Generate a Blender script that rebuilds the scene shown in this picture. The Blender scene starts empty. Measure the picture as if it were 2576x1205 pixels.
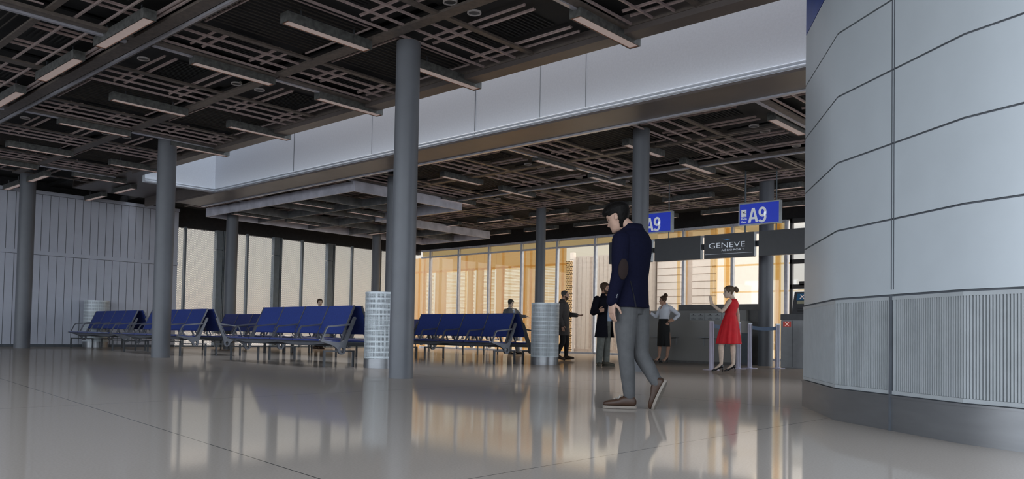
import bpy, bmesh, math, random
from mathutils import Vector, Matrix
random.seed(7)
S = bpy.context.scene
C = S.collection
PI = math.pi

# ---------------------------------------------------------------- camera (2576 x 1205 frame)
FOC, PITCH, ROLL, YAW, PPX, PPY, CAMH = 2013.95, .0322848, .0197966, .7395548, 1262.465, 778.45, .62
cy, sy, cp, sp = math.cos(YAW), math.sin(YAW), math.cos(PITCH), math.sin(PITCH)
F_ = Vector((cy*cp, sy*cp, sp)); R0_ = Vector((sy, -cy, 0)); U0_ = R0_.cross(F_)
cr, sr = math.cos(ROLL), math.sin(ROLL)
R_ = cr*R0_ + sr*U0_; U_ = -sr*R0_ + cr*U0_
cam = bpy.data.cameras.new('camera'); cam_ob = bpy.data.objects.new('camera', cam); C.objects.link(cam_ob)
M = Matrix.Identity(4)
for i in range(3):
    M[i][0], M[i][1], M[i][2] = R_[i], U_[i], -F_[i]
M[0][3], M[1][3], M[2][3] = 0, 0, CAMH
cam_ob.matrix_world = M
cam.sensor_width = 36; cam.lens = FOC/2576*36
cam.shift_x = (1288-PPX)/2576; cam.shift_y = (PPY-602.5)/2576
cam.clip_start = .05; cam.clip_end = 500
S.camera = cam_ob
S.view_settings.view_transform = 'Standard'; S.view_settings.look = 'None'
S.view_settings.exposure = 0; S.view_settings.gamma = 1; S.view_settings.use_curve_mapping = False
S.cycles.use_denoising = True
S.cycles.max_bounces = 8; S.cycles.transparent_max_bounces = 24; S.cycles.sample_clamp_indirect = 6
S.cycles.caustics_reflective = False; S.cycles.caustics_refractive = False

# ---------------------------------------------------------------- object helpers
def link(name, bm, mat, parent=None, smooth=False, auto=None, bev=0):
    bmesh.ops.recalc_face_normals(bm, faces=bm.faces)
    if bev:
        bmesh.ops.bevel(bm, geom=[e for e in bm.edges if len(e.link_faces) == 2 and e.calc_face_angle(0) > .6], offset=bev, segments=2, affect='EDGES', clamp_overlap=True)
    me = bpy.data.meshes.new(name); bm.to_mesh(me); bm.free()
    mats = mat if isinstance(mat, (list, tuple)) else [mat]
    for m in mats: me.materials.append(m)
    if smooth:
        for p in me.polygons: p.use_smooth = True
        if auto: me.set_sharp_from_angle(angle=auto)
    o = bpy.data.objects.new(name, me); C.objects.link(o)
    if parent: o.parent = parent
    return o
def tag(o, label=None, cat=None, group=None, kind=None):
    if label: o['label'] = label
    if cat: o['category'] = cat
    if group: o['group'] = group
    if kind: o['kind'] = kind
    return o
def thing(name, label, cat, loc=(0, 0, 0), rz=0, group=None):
    o = bpy.data.objects.new(name, None); o.empty_display_size = .1; C.objects.link(o)
    o.location = loc; o.rotation_euler = (0, 0, rz)
    return tag(o, label, cat, group)
def dup(root, loc, rz, label):
    r = root.copy(); C.objects.link(r); r.location = loc; r.rotation_euler = (0, 0, rz); r['label'] = label
    for ch in list(root.children):
        c = ch.copy(); C.objects.link(c); c.parent = r
        for g in list(ch.children):
            d = g.copy(); C.objects.link(d); d.parent = c
    return r
def struct(name, bm, mat, parent=None, **k):
    o = link(name, bm, mat, parent, **k)
    if not parent: o['kind'] = 'structure'
    return o
BM = bmesh.new
def box(bm, x0, x1, y0, y1, z0, z1, mi=0):
    v = [bm.verts.new(p) for p in ((x0,y0,z0),(x1,y0,z0),(x1,y1,z0),(x0,y1,z0),(x0,y0,z1),(x1,y0,z1),(x1,y1,z1),(x0,y1,z1))]
    fs = [bm.faces.new([v[i] for i in q]) for q in ((3,2,1,0),(4,5,6,7),(0,1,5,4),(1,2,6,5),(2,3,7,6),(3,0,4,7))]
    for f in fs: f.material_index = mi
    return fs
def bar(bm, a, b, w, h, mi=0, up=(0, 0, 1)):
    a, b, up = Vector(a), Vector(b), Vector(up)
    d = (b-a).normalized(); s = d.cross(up)
    if s.length < 1e-4: s = d.cross(Vector((1, 0, 0)))
    s.normalize(); t = s.cross(d)
    c = [(-1,-1),(1,-1),(1,1),(-1,1)]
    v = [bm.verts.new(p+s*(w/2*i)+t*(h/2*j)) for p in (a, b) for i, j in c]
    for q in ((3,2,1,0),(4,5,6,7),(0,1,5,4),(1,2,6,5),(2,3,7,6),(3,0,4,7)):
        bm.faces.new([v[i] for i in q]).material_index = mi
def prism(bm, pts, fn, d0, d1, mi=0):
    """outline pts (a,b) extruded between d0 and d1; fn(a,b,d) gives the point"""
    n = len(pts)
    v0 = [bm.verts.new(fn(a, b, d0)) for a, b in pts]; v1 = [bm.verts.new(fn(a, b, d1)) for a, b in pts]
    fs = [bm.faces.new(v0), bm.faces.new(v1[::-1])]
    for i in range(n): fs.append(bm.faces.new((v0[i], v1[i], v1[(i+1) % n], v0[(i+1) % n])))
    for f in fs: f.material_index = mi
def rings(bm, rs, cap=True, mi=0, closed=True):
    """skin a list of vertex rings"""
    vs = [[bm.verts.new(p) for p in r] for r in rs]
    n = len(vs[0])
    for k in range(len(vs)-1):
        for i in range(n if closed else n-1):
            j = (i+1) % n
            bm.faces.new((vs[k][i], vs[k][j], vs[k+1][j], vs[k+1][i])).material_index = mi
    if cap:
        for r in (vs[0][::-1], vs[-1]):
            try: bm.faces.new(r).material_index = mi
            except ValueError: pass
    return vs
def cyl(bm, c, r, z0, z1, n=32, mi=0, r1=None):
    r1 = r if r1 is None else r1
    rings(bm, [[(c[0]+q*math.cos(2*PI*i/n), c[1]+q*math.sin(2*PI*i/n), z) for i in range(n)] for q, z in ((r, z0), (r1, z1))], mi=mi)
def tube(bm, pts, r, n=8, mi=0, cap=True):
    pts = [Vector(p) for p in pts]; rs = []
    up = None
    for i, p in enumerate(pts):
        d = (pts[min(i+1, len(pts)-1)]-pts[max(i-1, 0)]).normalized()
        if up is None: up = Vector((0, 0, 1)) if abs(d.z) < .9 else Vector((1, 0, 0))
        s = d.cross(up).normalized(); up = s.cross(d)
        q = r[i] if isinstance(r, (list, tuple)) else r
        qa, qb = q if isinstance(q, tuple) else (q, q)
        rs.append([p+s*(qa*math.cos(2*PI*k/n))+up*(qb*math.sin(2*PI*k/n)) for k in range(n)])
    rings(bm, rs, cap, mi)

# ---------------------------------------------------------------- materials
def nodes(name):
    m = bpy.data.materials.new(name); m.use_nodes = True
    nt = m.node_tree; nt.nodes.clear()
    return m, nt, nt.nodes, nt.links
def mat(name, col, rough=.5, metal=0, var=.12, scale=8, bump=0, bscale=60, spec=.5, emit=None, es=0, stretch=None, coat=0):
    m, nt, N, L = nodes(name)
    out = N.new('ShaderNodeOutputMaterial'); b = N.new('ShaderNodeBsdfPrincipled'); L.new(b.outputs[0], out.inputs[0])
    b.inputs['Roughness'].default_value = rough; b.inputs['Metallic'].default_value = metal
    b.inputs['Specular IOR Level'].default_value = spec; b.inputs['Coat Weight'].default_value = coat
    tc = N.new('ShaderNodeTexCoord'); mp = N.new('ShaderNodeMapping'); L.new(tc.outputs['Object'], mp.inputs[0])
    if stretch: mp.inputs['Scale'].default_value = stretch
    n = N.new('ShaderNodeTexNoise'); n.inputs['Scale'].default_value = scale; n.inputs['Detail'].default_value = 4
    L.new(mp.outputs[0], n.inputs['Vector'])
    r = N.new('ShaderNodeValToRGB'); L.new(n.outputs[0], r.inputs[0])
    r.color_ramp.elements[0].position = .3; r.color_ramp.elements[1].position = .7
    r.color_ramp.elements[0].color = [c*(1-var) for c in col[:3]]+[1]; r.color_ramp.elements[1].color = [min(1, c*(1+var)) for c in col[:3]]+[1]
    L.new(r.outputs[0], b.inputs['Base Color'])
    if bump:
        n2 = N.new('ShaderNodeTexNoise'); n2.inputs['Scale'].default_value = bscale; L.new(mp.outputs[0], n2.inputs['Vector'])
        bp = N.new('ShaderNodeBump'); bp.inputs['Strength'].default_value = bump; bp.inputs['Distance'].default_value = .01
        L.new(n2.outputs[0], bp.inputs['Height']); L.new(bp.outputs[0], b.inputs['Normal'])
    if emit:
        b.inputs['Emission Color'].default_value = (*emit, 1); b.inputs['Emission Strength'].default_value = es
    return m
def mathn(N, L, op, a, b=None, c=None):
    n = N.new('ShaderNodeMath'); n.operation = op
    for i, x in enumerate((a, b, c)):
        if x is None: continue
        if isinstance(x, (int, float)): n.inputs[i].default_value = x
        else: L.new(x, n.inputs[i])
    return n.outputs[0]
def clearmat(name, tint, gloss=.06, rough=.02):
    m, nt, N, L = nodes(name)
    out = N.new('ShaderNodeOutputMaterial'); mx = N.new('ShaderNodeMixShader'); t = N.new('ShaderNodeBsdfTransparent'); g = N.new('ShaderNodeBsdfGlossy')
    t.inputs[0].default_value = (*tint, 1); g.inputs['Roughness'].default_value = rough; mx.inputs[0].default_value = gloss
    L.new(t.outputs[0], mx.inputs[1]); L.new(g.outputs[0], mx.inputs[2]); L.new(mx.outputs[0], out.inputs[0])
    return m
def perfmat(name, col, pitch, rad, ax='X'):
    m, nt, N, L = nodes(name)
    out = N.new('ShaderNodeOutputMaterial'); mx = N.new('ShaderNodeMixShader'); t = N.new('ShaderNodeBsdfTransparent'); b = N.new('ShaderNodeBsdfPrincipled')
    b.inputs['Base Color'].default_value = (*col, 1); b.inputs['Roughness'].default_value = .45; b.inputs['Metallic'].default_value = .3
    tc = N.new('ShaderNodeTexCoord'); sx = N.new('ShaderNodeSeparateXYZ'); L.new(tc.outputs['Object'], sx.inputs[0])
    row = mathn(N, L, 'DIVIDE', sx.outputs['Z'], pitch*.87); ri = mathn(N, L, 'FLOOR', row)
    off = mathn(N, L, 'MULTIPLY', mathn(N, L, 'FLOORED_MODULO', ri, 2), .5)
    fx = mathn(N, L, 'SUBTRACT', mathn(N, L, 'FRACT', mathn(N, L, 'ADD', mathn(N, L, 'DIVIDE', sx.outputs[ax], pitch), off)), .5)
    fz = mathn(N, L, 'MULTIPLY', mathn(N, L, 'SUBTRACT', mathn(N, L, 'FRACT', row), .5), .87)
    r = mathn(N, L, 'SQRT', mathn(N, L, 'ADD', mathn(N, L, 'MULTIPLY', fx, fx), mathn(N, L, 'MULTIPLY', fz, fz)))
    h = mathn(N, L, 'LESS_THAN', r, rad)
    L.new(h, mx.inputs[0]); L.new(b.outputs[0], mx.inputs[1]); L.new(t.outputs[0], mx.inputs[2]); L.new(mx.outputs[0], out.inputs[0])
    return m

def dotmat(name, tint, col, pitch, rad, ax='Y'):
    m = perfmat(name, col, pitch, rad, ax); N = m.node_tree.nodes
    mx = [n for n in N if n.type == 'MIX_SHADER'][0]; t = [n for n in N if n.type == 'BSDF_TRANSPARENT'][0]; b = [n for n in N if n.type == 'BSDF_PRINCIPLED'][0]
    t.inputs[0].default_value = (*tint, 1); L = m.node_tree.links
    L.new(t.outputs[0], mx.inputs[1]); L.new(b.outputs[0], mx.inputs[2]); return m
def floormat():
    m, nt, N, L = nodes('polished_floor')
    out = N.new('ShaderNodeOutputMaterial'); b = N.new('ShaderNodeBsdfPrincipled'); L.new(b.outputs[0], out.inputs[0])
    tc = N.new('ShaderNodeTexCoord'); sx = N.new('ShaderNodeSeparateXYZ'); L.new(tc.outputs['Object'], sx.inputs[0])
    n = N.new('ShaderNodeTexNoise'); n.inputs['Scale'].default_value = 90; n.inputs['Detail'].default_value = 3; L.new(tc.outputs['Object'], n.inputs['Vector'])
    r = N.new('ShaderNodeValToRGB'); L.new(n.outputs[0], r.inputs[0])
    r.color_ramp.elements[0].position = .3; r.color_ramp.elements[1].position = .7
    r.color_ramp.elements[0].color = (.44, .385, .335, 1); r.color_ramp.elements[1].color = (.50, .44, .385, 1)
    lines = None
    for coord, p, o in ((sx.outputs['Y'], 4.34, 2.43), (mathn(N, L, 'SUBTRACT', sx.outputs['X'], mathn(N, L, 'MULTIPLY', sx.outputs['Y'], .127)), 5.3, 1.64)):
        f = mathn(N, L, 'FRACT', mathn(N, L, 'DIVIDE', mathn(N, L, 'SUBTRACT', coord, o), p))
        f = mathn(N, L, 'MINIMUM', f, mathn(N, L, 'SUBTRACT', 1, f))
        l = mathn(N, L, 'LESS_THAN', f, .0007)
        lines = l if lines is None else mathn(N, L, 'MAXIMUM', lines, l)
    mx = N.new('ShaderNodeMix'); mx.data_type = 'RGBA'; L.new(lines, mx.inputs['Factor']); L.new(r.outputs[0], mx.inputs['A']); mx.inputs['B'].default_value = (.06, .06, .06, 1)
    L.new(mx.outputs['Result'], b.inputs['Base Color'])
    n2 = N.new('ShaderNodeTexNoise'); n2.inputs['Scale'].default_value = 1.3; L.new(tc.outputs['Object'], n2.inputs['Vector'])
    rr = N.new('ShaderNodeMapRange'); L.new(n2.outputs[0], rr.inputs[0]); rr.inputs[3].default_value = .04; rr.inputs[4].default_value = .10
    b.inputs['Roughness'].default_value = .6; b.inputs['Specular IOR Level'].default_value = 0
    gl = N.new('ShaderNodeBsdfGlossy'); gl.inputs['Color'].default_value = (.95, .95, .95, 1); L.new(rr.outputs[0], gl.inputs['Roughness'])
    ms = N.new('ShaderNodeMixShader'); ms.inputs[0].default_value = .33
    L.new(b.outputs[0], ms.inputs[1]); L.new(gl.outputs[0], ms.inputs[2]); L.new(ms.outputs[0], out.inputs[0])
    return m

MT = dict(
    floor=floormat(),
    column=mat('column_paint', (.145, .152, .168), .42, var=.06, scale=3, bump=.08, bscale=40),
    white=mat('white_panel', (.74, .77, .82), .6, var=.03, scale=30, bump=.15, bscale=120),
    curved=mat('curved_panel', (.56, .605, .64), .38, var=.02, scale=4),
    seam=mat('seam_dark', (.1, .11, .125), .6),
    steel=mat('brushed_steel', (.27, .275, .285), .34, metal=.75, var=.06, scale=3, stretch=(1, 1, 6)),
    ringm=mat('speaker_rim', (.85, .8, .79), .5),
    rib=mat('perforated_rib', (.42, .445, .46), .45, var=.06),
    ribback=mat('rib_backing', (.27, .285, .295), .6),
    blue=mat('blue_panel', (.035, .075, .3), .4),
    wallp=mat('grey_blue_panel', (.60, .62, .70), .5, var=.03, scale=5),
    black=mat('black_void', (.006, .006, .006), .9, var=.3),
    band=mat('black_band', (.016, .015, .016), .8, var=.3),
    soffit=mat('brown_soffit', (.15, .125, .115), .42, metal=.1, var=.15, scale=1.2),
    gridm=mat('grid_metal', (.56, .44, .42), .42, metal=.2, var=.2, scale=20),
    beam=mat('grid_beam', (.15, .122, .104), .5, metal=.1, var=.22, scale=14),
    strip=mat('grid_strip', (.56, .55, .6), .35, metal=.5, var=.1),
    slatd=mat('louvre_dark', (.05, .042, .035), .6, var=.4, scale=4),
    mesh=mat('ceiling_mesh', (.007, .007, .0068), .7, var=.5, scale=3),
    lamp=mat('fitting_body', (.12, .12, .113), .5, metal=.4, var=.4, scale=14),
    diff=mat('fitting_diffuser', (.58, .47, .44), .5, var=.05, emit=(1, .8, .74), es=.17),
    rust=mat('fitting_rim', (.3, .13, .07), .6),
    frame=mat('window_frame', (.66, .69, .78), .4, metal=.1, var=.1),
    dframe=mat('dark_frame', (.05, .05, .052), .5),
    post=mat('screen_post', (.14, .165, .185), .45, metal=.3, var=.1),
    canopy=mat('canopy_metal', (.72, .7, .77), .4, metal=.2, var=.2, scale=3),
    canopyin=mat('canopy_inner', (.2, .2, .2), .5, metal=.35, var=.3, scale=5),
    seat=mat('seat_blue', (.030, .055, .24), .6, spec=.25, var=.1, scale=30, bump=.05, bscale=200),
    pan=mat('seat_pan_blue', (.04, .065, .26), .3, var=.1, scale=30, coat=.8),
    frm=mat('bench_frame', (.17, .175, .195), .4, metal=.5, var=.1),
    dark=mat('dark_metal', (.09, .094, .102), .45, metal=.4),
    counter=mat('counter_laminate', (.27, .26, .245), .45, var=.1, scale=120),
    counter2=mat('counter_dark', (.12, .115, .11), .5, var=.15),
    plate=mat('notice_plate', (.42, .44, .44), .4, var=.04),
    ink=mat('print_ink', (.05, .05, .05), .6),
    screen=mat('screen_black', (.06, .06, .064), .35, var=.04),
    signb=mat('sign_blue', (.012, .035, .42), .35, var=.05, emit=(.02, .05, .6), es=.35),
    signw=mat('sign_white', (.65, .68, .72), .4, var=.02, emit=(.8, .85, .9), es=.3),
    signf=mat('sign_frame', (.42, .45, .47), .35, metal=.5),
    logo=mat('logo_white', (.6, .64, .7), .4, var=.02, emit=(.7, .76, .85), es=.4),
    logob=mat('logo_blue', (.08, .3, .6), .4, var=.02, emit=(.1, .4, .8), es=.3),
    lilac=mat('post_lilac', (.56, .53, .64), .45, var=.05),
    belt=mat('belt_blue', (.03, .065, .13), .6, var=.08),
    kiosk=mat('kiosk_grey', (.26, .265, .27), .4, metal=.3, var=.08),
    kioskd=mat('kiosk_dark', (.09, .091, .097), .45),
    kred=mat('indicator_red', (.3, .03, .02), .4, emit=(.8, .08, .05), es=.18),
    kwhite=mat('indicator_white', (.7, .6, .55), .5, emit=(1, .75, .65), es=.35),
    kblue=mat('screen_blue', (.02, .06, .12), .3, emit=(.02, .08, .16), es=.4),
    kyel=mat('label_cream', (.5, .47, .32), .5),
    wire=mat('bin_wire', (.66, .71, .74), .4, metal=.2, var=.08),
    binin=mat('bin_liner', (.25, .28, .3), .55, var=.2, scale=5),
    amber=clearmat('amber_screen', (.85, .705, .51), .04, .3),
    slat=clearmat('amber_slat', (.925, .82, .65), .05, .3),
    glass=clearmat('window_glass', (.955, .935, .875), .045),
    topglass=clearmat('amber_fanlight', (.67, .59, .43), .05, .1),
    mull=clearmat('outer_mullion', (.955, .845, .645), .05, .3),
    clad=mat('bridge_cladding', (.78, .67, .6), .6, var=.03),
    cladj=mat('cladding_joint', (.42, .33, .28), .7),
    cladv=mat('bridge_boards', (.54, .455, .4), .6, var=.06),
    apron=mat('apron', (.22, .2, .18), .8),
    perf=perfmat('perforated_screen', (.5, .49, .48), .043, .39),
    perf2=dotmat('perforated_strip', (.89, .77, .6), (.16, .1, .05), .085, .3),
)

# ---------------------------------------------------------------- world: evening sky, warm beyond the glass, cool behind
W = bpy.data.worlds.new('sky'); S.world = W; W.use_nodes = True
N, L = W.node_tree.nodes, W.node_tree.links; N.clear()
wo = N.new('ShaderNodeOutputWorld'); bg = N.new('ShaderNodeBackground'); L.new(bg.outputs[0], wo.inputs[0])
tc = N.new('ShaderNodeTexCoord'); sx = N.new('ShaderNodeSeparateXYZ'); L.new(tc.outputs['Generated'], sx.inputs[0])
def ramp(stops, src):
    r = N.new('ShaderNodeValToRGB'); L.new(src, r.inputs[0]); e = r.color_ramp.elements
    while len(e) < len(stops): e.new(.5)
    for k, (p, c) in zip(e, stops): k.position = p; k.color = (*c, 1)
    return r.outputs[0]
el = mathn(N, L, 'MULTIPLY_ADD', sx.outputs['Z'], .5, .5)
front = ramp([(.40, (.42, .38, .34)), (.495, (.63, .55, .48)), (.507, (.80, .69, .59)), (.53, (.82, .755, .66)), (.565, (.80, .77, .71)), (.60, (3.4, 2.8, 2.2)), (.68, (7.5, 6.2, 4.9)), (.8, (5.5, 4.8, 4.2)), (.9, (2.4, 2.4, 2.5)), (1, (1.85, 2.05, 2.4))], el)
back = ramp([(.40, (.9, .98, 1.05)), (.5, (2.6, 2.85, 3.15)), (.6, (2.7, 3.0, 3.35)), (.75, (2.5, 2.8, 3.2)), (1, (1.85, 2.05, 2.4))], el)
fw = mathn(N, L, 'ADD', mathn(N, L, 'MULTIPLY', sx.outputs['X'], .74), mathn(N, L, 'MULTIPLY', sx.outputs['Y'], .67))
mr = N.new('ShaderNodeMapRange'); mr.interpolation_type = 'SMOOTHSTEP'; L.new(fw, mr.inputs[0]); mr.inputs[1].default_value = -.15; mr.inputs[2].default_value = .55
mx = N.new('ShaderNodeMix'); mx.data_type = 'RGBA'; L.new(mr.outputs[0], mx.inputs['Factor']); L.new(back, mx.inputs['A']); L.new(front, mx.inputs['B'])
L.new(mx.outputs['Result'], bg.inputs[0]); bg.inputs[1].default_value = 1.0

# ---------------------------------------------------------------- room shell
bm = BM(); box(bm, -9, 23.95, -8, 27.2, -.2, 0); struct('floor', bm, MT['floor'])
bm = BM(); box(bm, 23.95, 70, -40, 80, -.5, -.25); box(bm, -40, 23.95, 27.2, 80, -.5, -.25); struct('ground', bm, MT['apron'])
# ceiling slabs leave the skylight well open (u 8.97-10.9, v < 20.8)
bm = BM(); box(bm, -3, 8.72, -1.5, 27.2, 5.05, 5.3); box(bm, -9, -3, 12, 27.2, 5.05, 5.3); box(bm, 8.72, 10.9, 20.95, 27.2, 4.95, 5.3); struct('ceiling', bm, MT['black'])
bm = BM(); box(bm, 11.1, 24.1, -8, 27.2, 4.85, 5.3); struct('ceiling', bm, MT['black'])
# bulkhead wall of the well, with vertical seams and bottom bead
bm = BM(); box(bm, 10.9, 11.1, -8, 20.95, 4.42, 8); box(bm, 8.97, 10.9, 20.8, 20.95, 4.42, 8)
o = struct('wall_skylight', bm, MT['white'])
bm = BM()
for v in (16.93, 10.74): box(bm, 10.894, 10.9, v-.007, v+.007, 4.44, 8)
for v in (9.12, 8.11, 13.9): box(bm, 10.897, 10.9, v-.003, v+.003, 4.44, 8)
link('seam', bm, MT['seam'], o)
bm = BM()
for dz, r in ((.03, .022), (.085, .018)):
    tube(bm, [(10.89, -8, 4.42+dz), (10.89, 20.79, 4.42+dz)], r, 8); tube(bm, [(8.97, 20.79, 4.42+dz), (10.89, 20.79, 4.42+dz)], r, 8)
link('bead', bm, MT['white'], o, smooth=True)
bm = BM(); box(bm, 8.70, 8.97, -8, 20.95, 4.60, 8); struct('trim_1', bm, MT['soffit'])
bm = BM(); box(bm, 10.9, 11.74, -8, 23.2, 4.38, 4.42); box(bm, 11.5, 11.74, -8, 20.9, 4.42, 4.85); box(bm, 8.75, 10.9, 20.95, 25.1, 4.70, 4.74); box(bm, 8.75, 10.9, 25.1, 25.16, 4.70, 4.95); box(bm, 10.84, 10.9, 20.95, 25.1, 4.42, 4.70)
struct('trim_2', bm, MT['soffit'])
bm = BM(); box(bm, 11.74, 11.82, -8, 23.2, 4.35, 4.43); struct('trim_3', bm, MT['strip'])

# panelled wall on the left, with cap and mid rail
bm = BM(); box(bm, -9, 12.62, 26.5, 26.62, 0, 4.62); o = struct('wall_left', bm, MT['wallp'])
bm = BM(); box(bm, -9, 12.64, 26.47, 26.64, 4.60, 4.70); box(bm, -9, 12.63, 26.485, 26.5, 2.77, 2.86); link('rail', bm, MT['wallp'], o)
bm = BM()
u = 12.35
while u > -4:
    box(bm, u-.007, u+.007, 26.496, 26.5, .02, 2.75); box(bm, u-.007, u+.007, 26.496, 26.5, 2.88, 4.58); u -= .2335
box(bm, -9, 12.62, 26.494, 26.5, 2.755, 2.768); box(bm, -9, 12.62, 26.494, 26.5, 4.585, 4.597)
link('groove', bm, MT['seam'], o)
bm = BM(); box(bm, -9, 12.6, 26.485, 26.5, 0, .08); struct('baseboard_left', bm, MT['seam'])
# black band over the screens and glass
bm = BM(); box(bm, -9, 24.1, 27.0, 27.2, 4.16, 5.05); box(bm, -9, 12.55, 26.9, 27.0, 0, 4.2); struct('wall_back', bm, MT['band'])
bm = BM(); box(bm, 23.82, 24.1, -8, 27.0, 4.33, 4.9); struct('wall_right', bm, MT['band'])

# perforated screens along the back: one window per bay
posts = [12.72, 14.31, 16.63, 19.07, 21.45, 23.7]
for i in range(5):
    a, b = posts[i]+(.17 if i else 0), posts[i+1]-.17
    bm = BM(); box(bm, a, b, 26.84, 26.845, .06, 4.14); o = struct(f'window_{i+1}', bm, MT['perf'])
    bm = BM(); m_ = (13.0, 15.37, 17.73, 20.13, 22.5)[i]
    box(bm, m_-.035, m_+.035, 26.72, 26.84, 0, 4.16); box(bm, a, b, 26.76, 26.88, 0, .06)
    link('mullion', bm, MT['post'], o)
    if i < 4:
        p = posts[i+1]; bm = BM()
        box(bm, p-.17, p+.06, 26.7, 26.9, 0, 3.45); box(bm, p-.17, p+.06, 26.7, 26.9, 3.48, 4.16); box(bm, p+.08, p+.11, 26.7, 26.9, 0, 4.16); box(bm, p+.13, p+.17, 26.7, 26.9, 0, 4.16)
        box(bm, p-.1, p+.16, 26.8, 26.88, 0, 4.16)
        link('post', bm, MT['post'], o)

# glass wall to the apron: one window per bay
ml = [26.6, 26.01, 24.24, 22.48, 20.7, 18.92, 17.15, 15.35, 13.53, 11.78, 10.02]
for i in range(10):
    a, b = ml[i], ml[i+1]
    bm = BM()
    box(bm, 23.76, 23.88, b-.045, b+.045, 0, 4.3); box(bm, 23.74, 23.76, b-.02, b+.02, 0, 4.3)
    box(bm, 23.76, 23.88, b, a, 4.24, 4.32); box(bm, 23.77, 23.87, b, a, 3.96, 4.02); box(bm, 23.76, 23.88, b, a, 0, .07)
    o = struct(f'window_{i+6}', bm, MT['frame'])
    bm = BM(); box(bm, 23.815, 23.825, b+.04, a-.04, .07, 3.96); link('pane', bm, MT['glass'], o)
    bm = BM(); box(bm, 23.815, 23.825, b+.04, a-.04, 4.02, 4.24); link('fanlight', bm, MT['topglass'], o)
# dark framed window beyond the kiosk
bm = BM()
for v in (9.9, 8.3, 6.7, 5.1): box(bm, 23.76, 23.88, v-.08, v+.0, 0, 4.33)
for z in (.0, 2.2, 2.96, 4.2): box(bm, 23.76, 23.88, -2, 9.9, z, z+.13)
box(bm, 23.76, 23.88, 9.1, 9.6, 2.3, 2.42)
o = struct('window_16', bm, MT['dframe'])
bm = BM(); box(bm, 23.815, 23.825, -2, 9.8, .1, 4.2); link('pane', bm, clearmat('clear_glass', (.93, .95, .97), .05), o)

# outside the glass: amber screens, slatted blinds, boarded walls
bm = BM()
gaps = [29.5, 27.59, 26.99, 26.25, 25.51, 25.36, 24.91, 24.54, 24.37, 23.92, 23.61, 23.47, 23.19, 22.71, 21.75, 20.5, 19.88, 19.43]
for k in range(0, len(gaps), 2):
    if k+1 < len(gaps): box(bm, 25.02, 25.03, gaps[k+1], gaps[k], -.2, 4.15)
for k in range(1, len(gaps)-1, 2): box(bm, 25.02, 25.03, gaps[k+1], gaps[k], 3.46, 4.15)
o = tag(struct('amber_screen', bm, MT['amber']), 'amber translucent screen standing outside the glass wall', 'screen'); del o['kind']
bm = BM()
for v in (28.1, 27.75, 25.43, 25.0, 23.55, 22.8, 21.6, 21.25, 20.62, 19.6): box(bm, 24.98, 25.06, v-.03, v+.03, -.2, 4.15)
box(bm, 24.98, 25.06, 19.43, 29.5, 3.45, 3.53)
link('mullion', bm, MT['mull'], o)
names = ['leftmost slatted blind outside the glass, next to the front column', 'slatted blind outside the glass, second from the front column', 'slatted blind outside the glass, third from the front column', 'narrow slatted blind outside the glass, above the second bench seat', 'slatted blind outside the glass, above the third bench seat', 'slatted blind outside the glass, left of the suited man', 'wide slatted blind outside the glass, behind the suited man', 'slatted blind outside the glass, behind the column with the mesh bin']
for (a, b), nm in zip(((26.99, 27.59), (25.51, 26.25), (24.91, 25.36), (24.37, 24.54), (23.61, 23.92), (23.19, 23.47), (21.75, 22.71), (19.88, 20.5)), names):
    bm = BM(); z = 0
    while z < 3.4: box(bm, 24.90, 24.93, a, b, z, z+.03); z += .062
    o = tag(link('slatted_blind', bm, MT['slat']), nm, 'blind', 'slatted blinds outside the glass wall')
    bm = BM(); box(bm, 24.89, 24.94, a-.01, b+.01, 3.4, 3.46); link('head_rail', bm, MT['mull'], o)
K = 31/25
def zz(z): return .62+(z-.62)*K
bm = BM(); box(bm, 25.0, 25.02, 19.11, 19.42, -.2, 3.6); tag(link('perforated_strip', bm, MT['perf2']), 'narrow brown perforated strip outside, behind the man in the dark coat', 'screen')
bm = BM(); box(bm, 30.8, 31.0, 18.94*K, 19.10*K, -.3, zz(3.9)); z = .0
while z < zz(3.9): box(bm, 30.79, 30.8, 18.94*K, 19.10*K, z, z+.02, 1); z += .335
tag(link('ladder_panel', bm, [MT['clad'], MT['seam']]), 'tall narrow white jointed panel outside the glass', 'panel')
bm = BM(); box(bm, 31.0, 33, 15.5*K, 18.93*K, -.3, zz(3.75))
o = tag(link('boarded_wall', bm, MT['cladv']), 'pale vertically boarded wall outside the glass, behind the two men in coats', 'wall')
bm = BM(); v = 15.6*K
while v < 18.9*K: box(bm, 30.993, 31.0, v, v+.015, 0, zz(3.7)); v += .25
for q in (18.2, 17.1, 16.5): box(bm, 30.98, 31.0, (q-.05)*K, (q+.05)*K, -.25, zz(3.7))
box(bm, 30.95, 31.0, 15.5*K, 18.93*K, -.3, .05); link('joint', bm, MT['cladj'], o)
bm = BM(); box(bm, 31.3, 36, 14.3*K, 15.42*K, -.3, zz(4.6)); box(bm, 31.3, 36, 13.08*K, 14.0*K, -.3, zz(4.6))
box(bm, 31.6, 36, 14.0*K, 14.3*K, -.3, zz(4.6))
o = tag(link('boarding_bridge', bm, MT['clad']), 'pale pinkish horizontally clad jet bridge outside the glass, behind the counter', 'jet bridge')
bm = BM(); z = .28
while z < zz(4.5): box(bm, 31.285, 31.3, 14.3*K, 15.42*K, z, z+.018); box(bm, 31.285, 31.3, 13.08*K, 14.0*K, z, z+.018); z += .316
link('joint', bm, MT['cladj'], o)
bm = BM()
for v in (14.4, 14.12, 13.12, 12.98, 12.55, 10.8): box(bm, 24.95, 25.05, v-.04, v+.04, -.2, 4.4)
box(bm, 24.97, 25.03, 12.45, 12.66, -.2, 4.4); box(bm, 24.97, 25.03, 10.70, 10.90, -.2, 4.4)
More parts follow.
